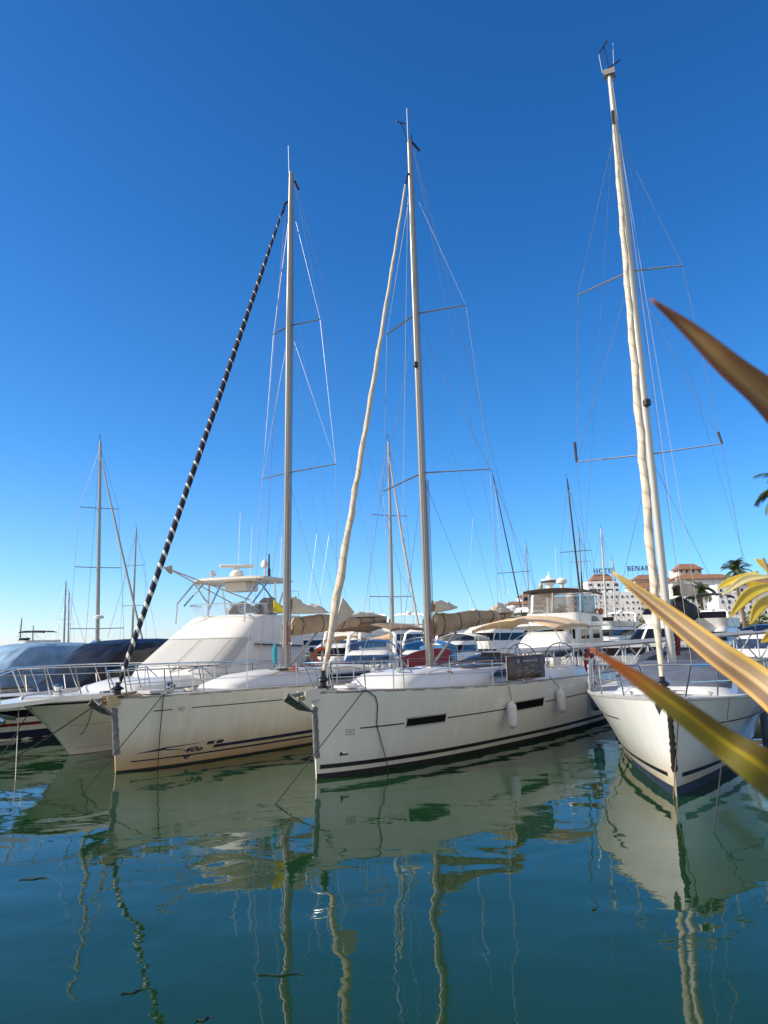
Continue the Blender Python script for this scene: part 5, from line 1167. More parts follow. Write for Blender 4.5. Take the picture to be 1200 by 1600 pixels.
# ================================================================== PONTOON, GANGWAY, QUAY
def structure(o, label, c_): return tag(o, label, c_, None, 'structure')
pm_ = MB(); a_, b_ = Vector((-14, 31.5, 0)), Vector((16, 25.8, 0)); dd = (b_ - a_).normalized(); pp = Vector((-dd.y, dd.x, 0))
pm_.prism([a_ - pp * 1.1 + Vector((0, 0, .63)), b_ - pp * 1.1 + Vector((0, 0, .63)), b_ + pp * 1.1 + Vector((0, 0, .63)), a_ + pp * 1.1 + Vector((0, 0, .63))], (0, 0, .12))
po = pm_.build('pontoon', PONT, None, False); structure(po, 'grey boarded pontoon behind the moored yachts', 'pontoon')
ps_ = MB()
for k in range(10):
    p_ = a_.lerp(b_, (k + .5) / 10); ps_.box((p_.x, p_.y, .27), (2.2, 1.7, .7), math.atan2(dd.y, dd.x))
fo_ = ps_.build('float', CONC, po)
gl, gr = atY(770, 1023, 27.2), atY(1215, 986, 31.5)
gw = empty('gangway', gl, 0, 'long grey metal gangway with lattice railings behind the right yacht', 'gangway')
gd = (gr - gl); gn = Vector((-gd.y, gd.x, 0)).normalized()
for s_ in (0, 1):
    o_ = gn * 1.3 * s_; rb = MB(); rb.tube([o_, gd + o_], .075, 4, sx=.9, sy=.9); rb.build('top_rail', GANG, gw)
    lb_ = MB(); lb_.tube([o_ + Vector((0, 0, -1.1)), gd + o_ + Vector((0, 0, -1.1))], .06, 4); lb_.build('bottom_rail', GANG, gw)
    tb = MB(); n_ = 12
    for k in range(n_):
        p0, p1 = gd * (k / n_) + o_, gd * ((k + 1) / n_) + o_
        tb.tube([p0, p0 + Vector((0, 0, -1.1))], .03, 4); tb.tube([p0 + Vector((0, 0, -1.1)), p1] if k % 2 else [p0, p1 + Vector((0, 0, -1.1))], .035, 4)
    tb.build('lattice', GANG, gw)
MB().prism([Vector((0, 0, -1.12)), gd + Vector((0, 0, -1.12)), gd + gn * 1.3 + Vector((0, 0, -1.12)), gn * 1.3 + Vector((0, 0, -1.12))], (0, 0, .05)).build('walkway', PONT, gw, False)
q_ = MB(); q_.prism([(18, 150, -1), (600, 150, -1), (600, 900, -1), (-95, 900, -1), (-95, 330, -1), (18, 330, -1)], (0, 0, 2.6)); structure(q_.build('quay', CONC, None, False), 'concrete quay below the hotel', 'quay')
q_ = MB(); q_.box((-190, 420, .4), (330, 8, 2.2)); structure(q_.build('breakwater', CONC, None, False), 'low breakwater on the horizon at the left', 'breakwater')

# ================================================================== HOTEL AND BUILDINGS
def block(bl, x0, x1, yt, yb, Y, m=WALLW, dep=14., name='wall', ztop=None):
    A_, B_ = atY(x0, yt, Y), atY(x1, yt, Y); z1 = (A_.z + B_.z) / 2; z0 = 1.6
    o = MB().box(((A_.x + B_.x) / 2, Y + dep / 2, (z0 + z1) / 2), (abs(B_.x - A_.x), dep, z1 - z0)); return (A_.x, B_.x, z0, z1, Y, o.build(name, m, bl, False))
def windows(bl, blk, cols, rows, ztop_off=1.6, fh=2.85, w=1.0, h=1.5, skip=.12, balcony=.0, seed=1):
    x0, x1, z0, z1, Y, _ = blk; rnd = random.Random(seed)
    for r_ in range(rows):
        z = z1 - ztop_off - r_ * fh
        for c_ in range(cols):
            if rnd.random() < skip: continue
            x = x0 + (x1 - x0) * (c_ + .5) / cols + rnd.uniform(-.3, .3); ww = w * rnd.uniform(.75, 1.5)
            MB().box((x, Y - .03, z), (ww, .25, h * rnd.uniform(.85, 1.1))).build('window', WINB, bl, False)
            MB().box((x, Y - .12, z - h * .62), (ww + .4, .3, .14)).build('sill', WALLW, bl, False) if rnd.random() < .25 else None
            if rnd.random() < balcony:
                bm_ = MB().box((x, Y - .55, z - h * .75), (ww + 1.0, 1.1, .15)).box((x, Y - 1.05, z - h * .45), (ww + 1.0, .1, .75)); bm_.build('balcony', WALLW, bl, False)
def roof(bl, x0, x1, yt, yb, Y, dep=9.):
    a_, b_ = atY(x0, yb, Y), atY(x1, yb, Y); zt = atY((x0 + x1) / 2, yt, Y).z; zb = (a_.z + b_.z) / 2; ins = (b_.x - a_.x) * .22
    m_ = MB(); m_.grid([[(a_.x, Y - .8, zb), (b_.x, Y - .8, zb), (b_.x, Y + dep, zb), (a_.x, Y + dep, zb), (a_.x, Y - .8, zb)], [(a_.x + ins, Y + dep * .4, zt), (b_.x - ins, Y + dep * .4, zt), (b_.x - ins, Y + dep * .6, zt), (a_.x + ins, Y + dep * .6, zt), (a_.x + ins, Y + dep * .4, zt)]])
    m_.poly([(a_.x + ins, Y + dep * .4, zt), (b_.x - ins, Y + dep * .4, zt), (b_.x - ins, Y + dep * .6, zt), (a_.x + ins, Y + dep * .6, zt)])
    m_.prism([(a_.x - .3, Y - 1.1, zb - .35), (b_.x + .3, Y - 1.1, zb - .35), (b_.x + .3, Y + dep, zb - .35), (a_.x - .3, Y + dep, zb - .35)], (0, 0, .33))
    return m_.build('roof', ROOFT, bl, False)
def bld(label, px, Y): p_ = atY(px, 990, Y); return empty('hotel_building', (0, 0, 0), 0, label, 'building')
YB = 420.
b1_ = bld('white hotel block with terracotta crown roof under the first sign', 940, YB)
k = block(b1_, 893, 1000, 925, 985, YB); windows(b1_, k, 13, 5, 2.8, fh=3.3, w=.8, h=1.3, skip=.22, seed=2, balcony=.12); k2 = block(b1_, 919, 966, 908, 930, YB + 5, name='upper_wall'); windows(b1_, k2, 7, 2, 2.2, w=1.6, seed=3, skip=.05, balcony=.3); roof(b1_, 924, 961, 896, 906, YB + 6); k3 = block(b1_, 927, 958, 904, 910, YB + 6, name='attic_wall', m=GELC)
b2_ = bld('white hotel block with two terracotta tiers under the second sign', 1010, YB + 8)
k = block(b2_, 998, 1062, 926, 985, YB + 8, m=GELC); windows(b2_, k, 7, 5, 2.4, fh=3.3, w=.8, h=1.3, seed=5, balcony=.2); k = block(b2_, 988, 1050, 916, 930, YB + 14, name='upper_wall'); windows(b2_, k, 9, 1, 2.2, seed=6); roof(b2_, 984, 1052, 909, 917, YB + 13); k = block(b2_, 992, 1046, 905, 912, YB + 18, name='attic_wall', m=GELC); roof(b2_, 990, 1048, 897, 905, YB + 17)
b3_ = bld('white hotel wing with a square terracotta tower right of the right mast', 1100, YB - 10)
k = block(b3_, 1056, 1152, 903, 985, YB - 10); windows(b3_, k, 10, 6, 5.5, fh=3.4, seed=8, w=1.0, h=1.3, balcony=.3, skip=.3); roof(b3_, 1050, 1156, 896, 904, YB - 11, 14); k = block(b3_, 1060, 1096, 888, 900, YB - 4, name='tower_wall', m=GELC); windows(b3_, k, 4, 1, 1.6, seed=9); roof(b3_, 1057, 1098, 880, 889, YB - 5)
b4_ = bld('white building with brown roof at the right edge behind the yellow leaves', 1180, YB - 40)
k = block(b4_, 1120, 1240, 912, 985, YB - 40); windows(b4_, k, 11, 6, 3.0, seed=10, skip=.25, balcony=.3); roof(b4_, 1135, 1245, 898, 912, YB - 41, 12)
b5_ = bld('cream villa with stacked terraces left of the trawler curtains', 815, YB - 60)
for (x0, x1, yt) in ((793, 846, 962), (800, 850, 945), (815, 860, 930)):
    k = block(b5_, x0, x1, yt, 985, YB - 60 + (962 - yt) * .3, name='terrace_wall'); windows(b5_, k, 6, 2, 1.8, seed=int(yt), w=1.8, skip=.1); 
roof(b5_, 790, 834, 939, 944, YB - 58); roof(b5_, 812, 862, 925, 931, YB - 54)
b6_ = bld('low white shops with arches along the quay', 990, 330)
k = block(b6_, 800, 1250, 976, 990, 335, dep=10); windows(b6_, k, 46, 1, 1.7, w=2.4, h=2.2, seed=12, skip=.1); 
MB().box(((k[0] + k[1]) / 2, 334, k[3] + .1), (k[1] - k[0] + 1, 3, .35)).build('awning_roof', ROOFT, b6_, False)
def sign(txt, x0, x1, ybase, Y, label):
    a_, b_ = atY(x0, ybase, Y), atY(x1, ybase, Y); cu = bpy.data.curves.new('letters', 'FONT'); cu.body = txt; cu.extrude = .15; cu.size = 4.; cu.space_character = 1.12; cu.offset = .05
    ob = bpy.data.objects.new('letters', cu); C.objects.link(ob); bpy.context.view_layer.update(); me = bpy.data.meshes.new_from_object(ob.evaluated_get(bpy.context.evaluated_depsgraph_get())); bpy.data.objects.remove(ob)
    xs = [v.co.x for v in me.vertices]; ys = [v.co.y for v in me.vertices]; s_ = (b_.x - a_.x) / (max(xs) - min(xs))
    e = empty('roof_sign', a_, 0, label, 'sign')
    for v in me.vertices: v.co = Vector(((v.co.x - min(xs)) * s_, v.co.z, (v.co.y - min(ys)) * s_ * 1.0))
    me.materials.clear(); me.materials.append(pm('sign_letters', (.035, .035, .045), .6)); o = bpy.data.objects.new('letters', me); C.objects.link(o); o.parent = e
    fr = MB(); Lx = b_.x - a_.x
    for k_ in range(8): fr.tube([(Lx * k_ / 7, .3, -3.2), (Lx * k_ / 7, .3, 3)], .08, 4)
    for z in (.2, 2.6): fr.tube([(0, .3, z), (Lx, .3, z)], .07, 4)
    fr.build('sign_frame', DGREY, e)
sign('HOTEL', 928, 961, 896, YB + 8, 'dark rooftop letters reading HOTEL'); sign('BENABOLA', 981, 1036, 892, YB + 20, 'dark rooftop letters reading BENABOLA, partly behind the right mast')
ct = empty('control_tower', (0, 0, 0), 0, 'white harbour control tower with a round top above the trawler flybridge', 'tower')
tp = atY(857, 893, 330); zb = 1.6
MB().lathe([(2.0, 0), (1.6, tp.z * .72 - zb), (1.5, tp.z * .80 - zb)], (tp.x, 330, zb), 20).build('shaft', WALLW, ct)
MB().lathe([(1.6, 0), (3.4, 1.0), (3.5, 2.6), (3.2, 2.8)], (tp.x, 330, tp.z * .80), 20).build('cabin', WALLW, ct)
MB().lathe([(3.3, 0), (3.3, 1.0)], (tp.x, 330, tp.z * .80 + 1.3), 20).lathe([(3.55, 1.1), (3.6, 2.0)], (tp.x, 330, tp.z * .80), 20).build('window', WINB, ct)
MB().lathe([(1.2, 0), (1.2, 1.2), (.3, 1.6), (.12, 3.4)], (tp.x, 330, tp.z * .80 + 2.8), 12).build('mast', WALLW, ct)
MB().lathe([(1.75, 0), (1.75, 1.6)], (tp.x, 330, tp.z * .62), 16).build('band', pm('red_band', (.4, .1, .07), .7), ct)

# ================================================================== PALMS AND PLANTING ON THE QUAY
def palm(label, base, crown_px, Y, Rr, nf=26, group=None, seed=1, dead=8, up_=.5):
    P0, P1 = atY(*base, Y), atY(*crown_px, Y); rnd = random.Random(seed); P0.z = max(1.6, min(P0.z, 1.6)); P0.x = P1.x + (P0.x - P1.x)
    e = empty('palm_tree', P0, 0, label, 'palm', group); top = P1 - P0; n_ = 12
    MB().tube([top * (k / n_) + Vector((.25 * math.sin(k * .5), 0, 0)) for k in range(n_ + 1)], [Rr * .085 * (1.25 - .45 * k / n_) * (1 + .06 * (k % 2)) for k in range(n_ + 1)], 9).build('trunk', TRUNK, e)
    top = top + Vector((.25 * math.sin(n_ * .5), 0, 0))
    def frond(az, el, ln, droop, mb):
        d = Vector((math.cos(az), math.sin(az), 0)); sp = []; s_ = 9
        ang = el; p_ = top.copy()
        for k_ in range(s_ + 1):
            sp.append(p_.copy()); p_ = p_ + (d * math.cos(ang) + Vector((0, 0, math.sin(ang)))) * ln / s_; ang -= droop / s_ * (1 + k_ * .12)
        side = Vector((-d.y, d.x, 0)); mb.tube(sp, [ln * .012 * (1 - .85 * k_ / s_) for k_ in range(s_ + 1)], 4)
        for k_ in range(1, 2 * s_ * 2):
            f_ = k_ / (4 * s_); q = f_ * s_; i = min(int(q), s_ - 1); c_ = sp[i].lerp(sp[i+1], q - i); tg = (sp[i+1] - sp[i]).normalized(); ll = ln * .26 * math.sin(math.pi * min(1, f_ * .86 + .1)) ** .6
            for s2 in (-1, 1):
                dr = (side * s2 * .85 + tg * .65 + Vector((0, 0, -.35 - rnd.random() * .25))).normalized(); w_ = ln * .011
                a1 = c_ + tg * w_; a2 = c_ - tg * w_; t_ = c_ + dr * ll; md_ = c_ + dr * ll * .5 + Vector((0, 0, .03 * ln))
                mb.poly([a2, md_ - tg * w_, t_, md_ + tg * w_, a1])
    cg = MB()
    for k_ in range(nf): frond(k_ * 2.399 + rnd.uniform(-.2, .2), rnd.uniform(-.25, 1.35) + up_ * .2, Rr * rnd.uniform(.85, 1.12), rnd.uniform(1.0, 1.7), cg)
    cg.build('crown', FROND, e)
    if dead:
        cd = MB()
        for k_ in range(dead): frond(k_ * 2.1 + rnd.uniform(-.3, .3), rnd.uniform(-1.1, -.5), Rr * rnd.uniform(.7, .9), rnd.uniform(.4, .8), cd)
        cd.build('dead_fronds', FRONDD, e)
    return e
palm('tall palm with bright green upright crown above the yellow leaves', (1164, 990), (1150, 893), 170, 4.2, 30, seed=4, dead=5, up_=1.6)
palm('grey green palm with drooping crown in front of the hotel wing', (1101, 990), (1096, 922), 185, 4.6, 24, seed=9, dead=5)
palm('near palm at the right edge showing only its frond tips against the sky', (1262, 1000), (1246, 766), 42, 2.7, 30, seed=14, dead=14)
palm('short palm with a ragged crown left of the first hotel block', (880, 990), (878, 955), 240, 3.4, 20, seed=19, dead=3)
palm('small palm in front of the terraced villa', (822, 990), (818, 962), 260, 3.6, 20, seed=23, dead=3)
def bush(label, px, py, Y, w_, h_, seed, name='shrub', m=BUSH):
    rnd = random.Random(seed); p_ = atY(px, py, Y); e = empty(name, (p_.x, Y, 1.6), 0, label, 'shrub'); mb = MB()
    MB().tube([(0, 0, 0), (.1, 0, h_ * .4)], [.15, .08], 6).build('stem', TRUNK, e)
    for k_ in range(420):
        while True:
            v_ = Vector((rnd.uniform(-1, 1), rnd.uniform(-1, 1), rnd.uniform(-1, 1)))
            if v_.length < 1 and noise.noise(v_ * 2.2 + Vector((seed, 0, 0))) > -.22: break
        c_ = Vector((v_.x * w_, v_.y * w_, h_ * .55 + v_.z * h_ * .5)); a_ = Vector((rnd.uniform(-1, 1), rnd.uniform(-1, 1), rnd.uniform(-.4, 1))).normalized(); b_ = a_.orthogonal().normalized(); s_ = w_ * rnd.uniform(.08, .17)
        mb.poly([c_ - a_ * s_, c_ + b_ * s_ * .5, c_ + a_ * s_, c_ - b_ * s_ * .5])
    mb.build('foliage', m, e); return e
for i, (px, w_, h_, lab) in enumerate(((1070, 3.5, 5.5, 'green shrub beside the foot of the right boom'), (1088, 3, 4.2, 'pale green shrub left of the drooping palm trunk'), (1118, 3.2, 4.4, 'pale green shrub right of the drooping palm trunk'), (1136, 2.6, 3.2, 'low dark shrub below the white hotel wing'), (1003, 2.8, 6, 'dark green shrub below the second sign'), (1185, 4, 7.5, 'tall green shrub behind the yellow leaves'))):
    bush(lab, px, 985, 200 + i * 6, w_, h_, i + 3)

# ================================================================== PERSON ON THE PONTOON
def person(px, Y, zfoot, label):
    p_ = atY(px, 1000, Y); e = empty('person', (p_.x, p_.y, zfoot), R(200), label, 'person')
    V = [(0,0,.95),(0,0,1.15),(0,.01,1.38),(0,.02,1.50),(0,.01,1.60),(0,0,1.70), (.09,0,.9),(.10,.02,.50),(.10,-.01,.09),(.10,.14,.05), (-.09,0,.9),(-.11,.04,.50),(-.11,-.02,.09),(-.11,.13,.05),
         (.17,0,1.42),(.23,.02,1.15),(.20,.16,.95),(.19,.22,.88), (-.17,0,1.42),(-.23,0,1.14),(-.22,.12,.92),(-.21,.16,.84)]
    E_ = [(0,1),(1,2),(2,3),(3,4),(4,5),(0,6),(6,7),(7,8),(8,9),(0,10),(10,11),(11,12),(12,13),(2,14),(14,15),(15,16),(16,17),(2,18),(18,19),(19,20),(20,21)]
    Rr = [.15,.14,.15,.06,.085,.09,.10,.065,.045,.035,.10,.065,.045,.035,.06,.045,.035,.04,.06,.045,.035,.04]
    def skin(name, m, ids, f_=1.):
        me = bpy.data.meshes.new(name); mp_ = {i: k_ for k_, i in enumerate(ids)}; me.from_pydata([V[i] for i in ids], [(mp_[a], mp_[b]) for a, b in E_ if a in mp_ and b in mp_], []); o = bpy.data.objects.new(name, me); C.objects.link(o); o.parent = e
        md = o.modifiers.new('skin', 'SKIN'); o.modifiers.new('sub', 'SUBSURF').levels = 1; o.modifiers['sub'].render_levels = 2
        for k_, i in enumerate(ids): me.skin_vertices[0].data[k_].radius = (Rr[i] * f_, Rr[i] * f_ * .85)
        me.skin_vertices[0].data[0].use_root = True; me.materials.append(m); return o
    skin('body', SKIN, list(range(22))); skin('shirt', SHIRT, [0, 1, 2, 14, 15, 18, 19], 1.16); skin('trousers', TROUS, [0, 6, 7, 8, 10, 11, 12], 1.16)
    MB().lathe([(.02, .115), (.07, .10), (.1, .05), (.105, 0), (.09, -.06)], (0, -.02, 1.70), 14).build('hair', HAIRM, e)
    f_ = MB()
    for x in (-.03, .03): f_.box((x, .088, 1.69), (.018, .012, .01))
    f_.box((0, .098, 1.66), (.022, .03, .04)).box((0, .088, 1.62), (.045, .012, .01)); f_.build('face', HAIRM, e)
person(487, 29.6, .75, 'person in a grey shirt standing on the pontoon behind the cream yacht')
lb = MB(); rows = [[Vector(((.26 + .07 * math.cos(b)) * math.cos(a), .07 * math.sin(b), (.26 + .07 * math.cos(b)) * math.sin(a))) for b in [2 * math.pi * j / 10 for j in range(10)]] for a in [2 * math.pi * k / 24 for k in range(25)]]
lo = lb.grid(rows, True).build('lifebuoy', ORANGE, None); pq = atY(503, 1024, 29.2); lo.location = pq; tag(lo, 'round orange lifebuoy on a post beside the person on the pontoon', 'lifebuoy')
MB().tube([(0, .1, -pq.z + .75), (0, .1, .5)], .05, 7).build('post', PLW, lo)

# ================================================================== MOORING LINES
def mooring(pl, a, b, label, m=ROPE, r=.011, sag=.05, grp=None):
    A_ = pl.w(a); B_ = Vector(b); n_ = 14; mb = MB()
    mb.tube([A_.lerp(B_, k / n_) - A_ - Vector((0, 0, sag * 4 * (k / n_) * (1 - k / n_))) for k in range(n_ + 1)], r, 6)
    o = mb.build('mooring_line', m, None); o.location = A_; return tag(o, label, 'mooring line', grp)
def under(P_, A_): return P_ + (P_ - A_).normalized() * .6
ca = Vector((.78, -.70, 1.76)); mooring(P, ca, under(atZ(430, 1257, 0), P.w(ca)), 'taut dark mooring line slanting from the bow of the grey white yacht to the water', sag=.0)
ca = Vector((.78, -.72, 1.76)); 
vp = [ca, H.at(1.05, 1.60, -1, .02), H.at(1.12, 1.42, -1, .015), H.at(1.15, 1.0, -1, .02), H.at(1.35, .5, -1, .05), H.at(1.5, .1, -1, .12), H.at(1.5, 0, -1, .12) + Vector((0, 0, -.6))]
o = MB().tube([q - ca for q in vp], .011, 6).build('mooring_line', ROPE, None); o.location = P.w(ca); o.rotation_euler = (0, 0, P.th); tag(o, 'slack dark mooring line hanging down the hull of the grey white yacht', 'mooring line')
ca = Vector((.75, -.66, 1.68)); mooring(PL, ca, under(atZ(127, 1241, 0), PL.w(ca)), 'taut dark mooring line slanting from the bow of the cream yacht to the water', sag=.0)
vp = [ca, HL.at(.78, 1.5, -1, .02), HL.at(.8, .8, -1, .05), HL.at(.82, .1, -1, .12), HL.at(.82, 0, -1, .12) + Vector((0, 0, -.6))]
o = MB().tube([q - ca for q in vp], .010, 6).build('mooring_line', ROPE, None); o.location = PL.w(ca); o.rotation_euler = (0, 0, PL.th); tag(o, 'thin mooring line hanging straight down the bow of the cream yacht', 'mooring line')
mooring(PF, (.35, -1.05, 1.62), atZ(-100, 1236, 0) - Vector((0, 0, .2)), 'thick dark mooring line from the flybridge yacht running to the left edge', r=.017, sag=.12)
mooring(PF, (-.3, -.95, 1.35), PF.w((-.2, -.45, .55)), 'loop of dark rope hanging at the bow of the flybridge yacht', r=.011, sag=.2)
mooring(PF, (-1.9, -.1, 1.4), atZ(24, 1222, 0) - Vector((0, 0, .2)), 'pale mooring line dropping from the bow platform of the flybridge yacht', m=ROPEW, r=.010, sag=0)
mooring(PF, (-1.6, -.2, 1.35), atZ(-30, 1215, 0) - Vector((0, 0, .2)), 'dark mooring line below the bow platform of the flybridge yacht', r=.013, sag=.05)
ca = HR.at(.8, 1.62, -1, .05); mooring(PR, ca, under(atZ(1115, 1300, 0), PR.w(ca)), 'dark mooring line crossing the shaded bow of the right yacht', r=.010, sag=.0)
ca = Vector((-.18, -.2, 1.66)); mooring(PR, ca, under(atZ(1052, 1248, 0), PR.w(ca)), 'thin pale mooring line running down to the stem of the right yacht', m=pm('brown_rope', (.25, .17, .09), .9), r=.008, sag=.0)

# ================================================================== FOREGROUND PLANTS
def leaf_mat(name, stops, tip, tip_at=.25, rough=.45):
    """UV.x runs across the blade, UV.y from tip (0) to base (1): coloured bands, with a differently coloured dry tip"""
    m = bpy.data.materials.new(name); m.use_nodes = True; n, l = m.node_tree.nodes, m.node_tree.links; b = n['Principled BSDF']
    uv = n.new('ShaderNodeUVMap'); sx = n.new('ShaderNodeSeparateXYZ'); l.new(uv.outputs[0], sx.inputs[0]); cr_ = n.new('ShaderNodeValToRGB'); r_ = cr_.color_ramp
    nz = n.new('ShaderNodeTexNoise'); nz.inputs['Scale'].default_value = 3; nz.inputs['Detail'].default_value = 4; mp = n.new('ShaderNodeMapping'); mp.inputs['Scale'].default_value = (26, 1.2, 1); l.new(uv.outputs[0], mp.inputs[0]); l.new(mp.outputs[0], nz.inputs['Vector'])
    ad = n.new('ShaderNodeMath'); ad.operation = 'MULTIPLY_ADD'; l.new(nz.outputs['Fac'], ad.inputs[0]); ad.inputs[1].default_value = .16; 
    sb = n.new('ShaderNodeMath'); sb.operation = 'SUBTRACT'; l.new(sx.outputs['X'], sb.inputs[0]); sb.inputs[1].default_value = .08; l.new(sb.outputs[0], ad.inputs[2]); l.new(ad.outputs[0], cr_.inputs[0])
    while len(r_.elements) < len(stops): r_.elements.new(.5)
    for e_, (p_, c_) in zip(r_.elements, stops): e_.position = p_; e_.color = (*c_, 1)
    mr = n.new('ShaderNodeMapRange'); l.new(sx.outputs['Y'], mr.inputs['Value']); mr.inputs['From Min'].default_value = tip_at * .35; mr.inputs['From Max'].default_value = tip_at; mr.inputs['To Min'].default_value = 1; mr.inputs['To Max'].default_value = 0; mr.interpolation_type = 'SMOOTHSTEP'
    mx = n.new('ShaderNodeMixRGB'); l.new(mr.outputs[0], mx.inputs[0]); l.new(cr_.outputs[0], mx.inputs[1]); mx.inputs[2].default_value = (*tip, 1); l.new(mx.outputs[0], b.inputs['Base Color'])
    nv = n.new('ShaderNodeTexNoise'); nv.inputs['Scale'].default_value = 1.0; nv.inputs['Detail'].default_value = 3; mv = n.new('ShaderNodeMapping'); mv.inputs['Scale'].default_value = (110, 1.5, 1); l.new(uv.outputs[0], mv.inputs[0]); l.new(mv.outputs[0], nv.inputs['Vector'])
    bv = n.new('ShaderNodeBump'); bv.inputs['Strength'].default_value = .6; bv.inputs['Distance'].default_value = .0012; l.new(nv.outputs['Fac'], bv.inputs['Height']); l.new(bv.outputs[0], b.inputs['Normal'])
    vr = n.new('ShaderNodeMapRange'); vr.inputs['From Min'].default_value = .38; vr.inputs['From Max'].default_value = .62; vr.inputs['To Min'].default_value = .72; vr.inputs['To Max'].default_value = 1.12; l.new(nv.outputs['Fac'], vr.inputs['Value'])
    sp = n.new('ShaderNodeTexNoise'); sp.inputs['Scale'].default_value = 1.0; sp.inputs['Detail'].default_value = 5; ms = n.new('ShaderNodeMapping'); ms.inputs['Scale'].default_value = (9, 40, 1); l.new(uv.outputs[0], ms.inputs[0]); l.new(ms.outputs[0], sp.inputs['Vector'])
    s2 = n.new('ShaderNodeMapRange'); s2.inputs['From Min'].default_value = .66; s2.inputs['From Max'].default_value = .70; s2.inputs['To Min'].default_value = 1; s2.inputs['To Max'].default_value = .45; l.new(sp.outputs['Fac'], s2.inputs['Value'])
    vm = n.new('ShaderNodeMath'); vm.operation = 'MULTIPLY'; l.new(vr.outputs[0], vm.inputs[0]); l.new(s2.outputs[0], vm.inputs[1])
    hv = n.new('ShaderNodeHueSaturation'); l.new(vm.outputs[0], hv.inputs['Value']); l.new(mx.outputs[0], hv.inputs['Color']); l.new(hv.outputs[0], b.inputs['Base Color'])
    b.inputs['Roughness'].default_value = rough; return m
def blade(par, pts, wid, m, fold=.35, face=(-.45, -.85, .35), n=40, k=12):
    """sword leaf along pts (tip first), folded along its midrib"""
    pts = [Vector(p_) for p_ in pts]; mb = MB(); rows = []; UV = []; tt = [i / (len(pts) - 1) for i in range(len(pts))]
    def pos(t): return Vector([cat(list(zip(tt, [p_[c_] for p_ in pts])), t) for c_ in range(3)])
    for i in range(n + 1):
        t = i / n; p_ = pos(t); tg = (pos(min(1, t + .01)) - pos(max(0, t - .01))).normalized(); fc = Vector(face); side = tg.cross(fc).normalized(); nn = side.cross(tg).normalized(); w_ = cat(wid, t); row = []
        for j in range(k + 1):
            s_ = -1 + 2 * j / k; row.append(p_ + side * s_ * w_ + nn * (fold * w_ * (abs(s_) ** 1.2) - fold * w_ * .5)); UV.append((j / k, t))
        rows.append(row)
    mb.grid(rows); mb.uv = UV; o = mb.build('leaf', m, par); md = o.modifiers.new('thickness', 'SOLIDIFY'); md.thickness = .0012; return o
base = atD(1560, 1560, .95)
fx = empty('flax_plant', base - Vector((0, 0, .3)), 0, 'flax plant at the right edge with three long striped sword leaves reaching into the picture', 'plant')
def loc_(p_): return p_ - fx.location
L2 = [loc_(atD(957, 893, 1.35)), loc_(atD(1040, 957, 1.33)), loc_(atD(1120, 1020, 1.3)), loc_(atD(1215, 1092, 1.27)), loc_(atD(1400, 1290, 1.1)), loc_(base)]
blade(fx, L2, [(0, .001), (.06, .0065), (.2, .0145), (.4, .0205), (.6, .0245), (1, .02)], leaf_mat('leaf_striped', [(0, (.62, .40, .07)), (.14, (.66, .42, .10)), (.2, (.33, .22, .12)), (.40, (.36, .26, .15)), (.47, (.72, .50, .24)), (.56, (.60, .38, .18)), (.62, (.22, .145, .085)), (.84, (.26, .165, .09)), (.9, (.68, .42, .12)), (1, (.60, .36, .10))], (.62, .40, .10), .10), .30)
L3 = [loc_(atD(922, 1012, .60)), loc_(atD(985, 1053, .60)), loc_(atD(1060, 1107, .60)), loc_(atD(1130, 1160, .61)), loc_(atD(1220, 1225, .62)), loc_(atD(1400, 1390, .75)), loc_(base + Vector((.02, .02, 0)))]
blade(fx, L3, [(0, .0008), (.08, .0024), (.167, .0044), (.25, .0064), (.333, .0080), (.5, .0102), (.667, .0145), (1, .02)], leaf_mat('leaf_olive', [(0, (.10, .075, .008)), (.34, (.12, .09, .008)), (.41, (.34, .26, .010)), (.47, (.38, .29, .010)), (.54, (.17, .15, .010)), (1, (.155, .135, .010))], (.36, .10, .018), .32), .35)
L1 = [loc_(atD(1017, 466, .66)), loc_(atD(1080, 517, .66)), loc_(atD(1140, 572, .66)), loc_(atD(1215, 637, .67)), loc_(atD(1300, 745, .69)), loc_(atD(1400, 920, .74)), loc_(atD(1500, 1200, .84)), loc_(base + Vector((.04, 0, 0)))]
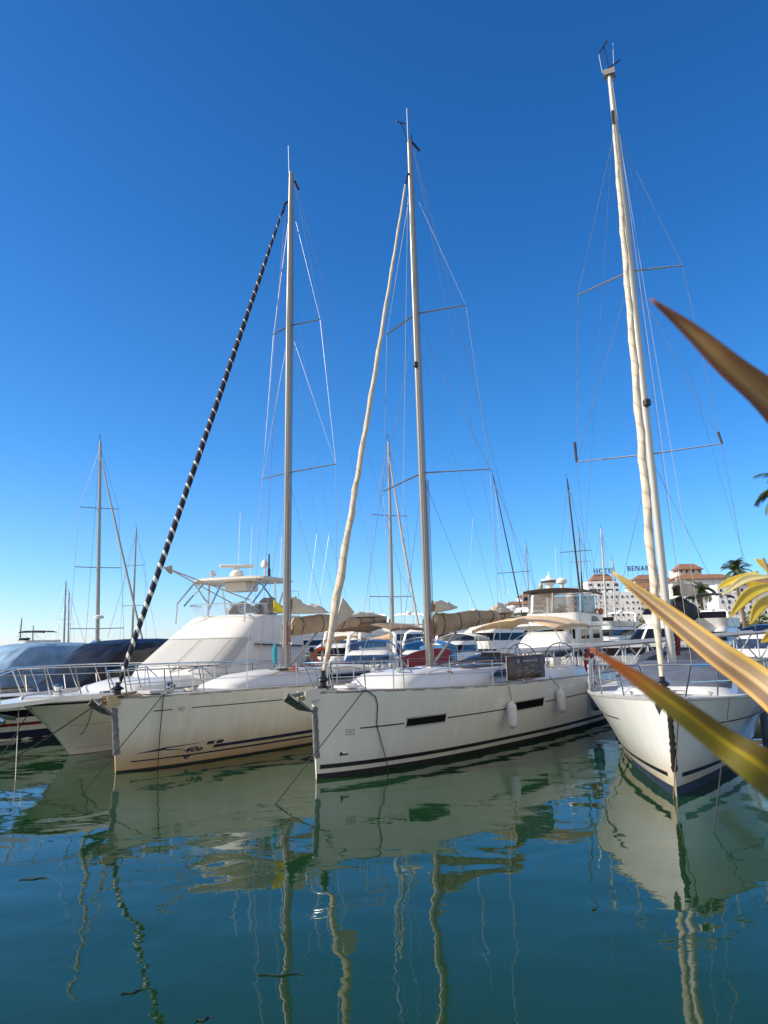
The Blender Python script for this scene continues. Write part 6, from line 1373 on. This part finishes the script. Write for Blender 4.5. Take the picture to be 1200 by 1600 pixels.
blade(fx, L1, [(0, .0008), (.05, .0028), (.14, .0062), (.28, .0102), (.42, .0138), (.7, .019), (1, .02)], leaf_mat('leaf_bronze', [(0, (.19, .085, .035)), (.2, (.23, .11, .045)), (.42, (.33, .20, .075)), (.55, (.44, .30, .115)), (.68, (.30, .165, .06)), (.85, (.19, .08, .04)), (1, (.16, .065, .04))], (.15, .045, .028), .15), .35)
# yellow leaved shrub
YL = pm('yellow_leaf', (.70, .44, .02), .5, var=.25, scale=14, col2=(.66, .56, .08)); YL2 = pm('pale_leaf', (.66, .58, .28), .5, var=.2, scale=14); YLS = pm('twig_bark', (.36, .28, .16), .8)
yb = atD(1330, 1120, 1.6); ys = empty('shrub', yb, 0, 'shrub with yellow leaves reaching in from the right edge', 'shrub')
def ly(px, py, D): return atD(px, py, D) - yb
MB().tube([Vector((0, 0, 0)), ly(1260, 1010, 1.55), ly(1215, 930, 1.5), ly(1192, 872, 1.5)], [.008, .006, .004, .003], 7).build('stem', YLS, ys)
def sleaf(pts, w_, m, face=(0, -1, .3), fold=.25): return blade(ys, pts, [(0, .0006), (.2, w_ * .34), (.5, w_ * .55), (.8, w_ * .4), (1, .0015)], m, fold, face, 14, 8)
sleaf([ly(1128, 930, 1.46), ly(1165, 905, 1.48), ly(1205, 900, 1.5)], .012, YL2)
sleaf([ly(1140, 964, 1.42), ly(1172, 928, 1.46), ly(1215, 912, 1.5)], .018, YL)
sleaf([ly(1172, 976, 1.40), ly(1190, 945, 1.43), ly(1230, 925, 1.5)], .017, YL)
sleaf([ly(1120, 920, 1.5), ly(1142, 908, 1.5), ly(1185, 893, 1.5)], .011, YL)
sleaf([ly(1180, 872, 1.5), ly(1195, 884, 1.5), ly(1220, 905, 1.5)], .012, YL)
sleaf([ly(1190, 1004, 1.4), ly(1208, 990, 1.42), ly(1240, 965, 1.5)], .014, YL)
sleaf([ly(1163, 905, 1.52), ly(1180, 915, 1.52), ly(1215, 915, 1.52)], .012, YL, (0, -1, -.3))
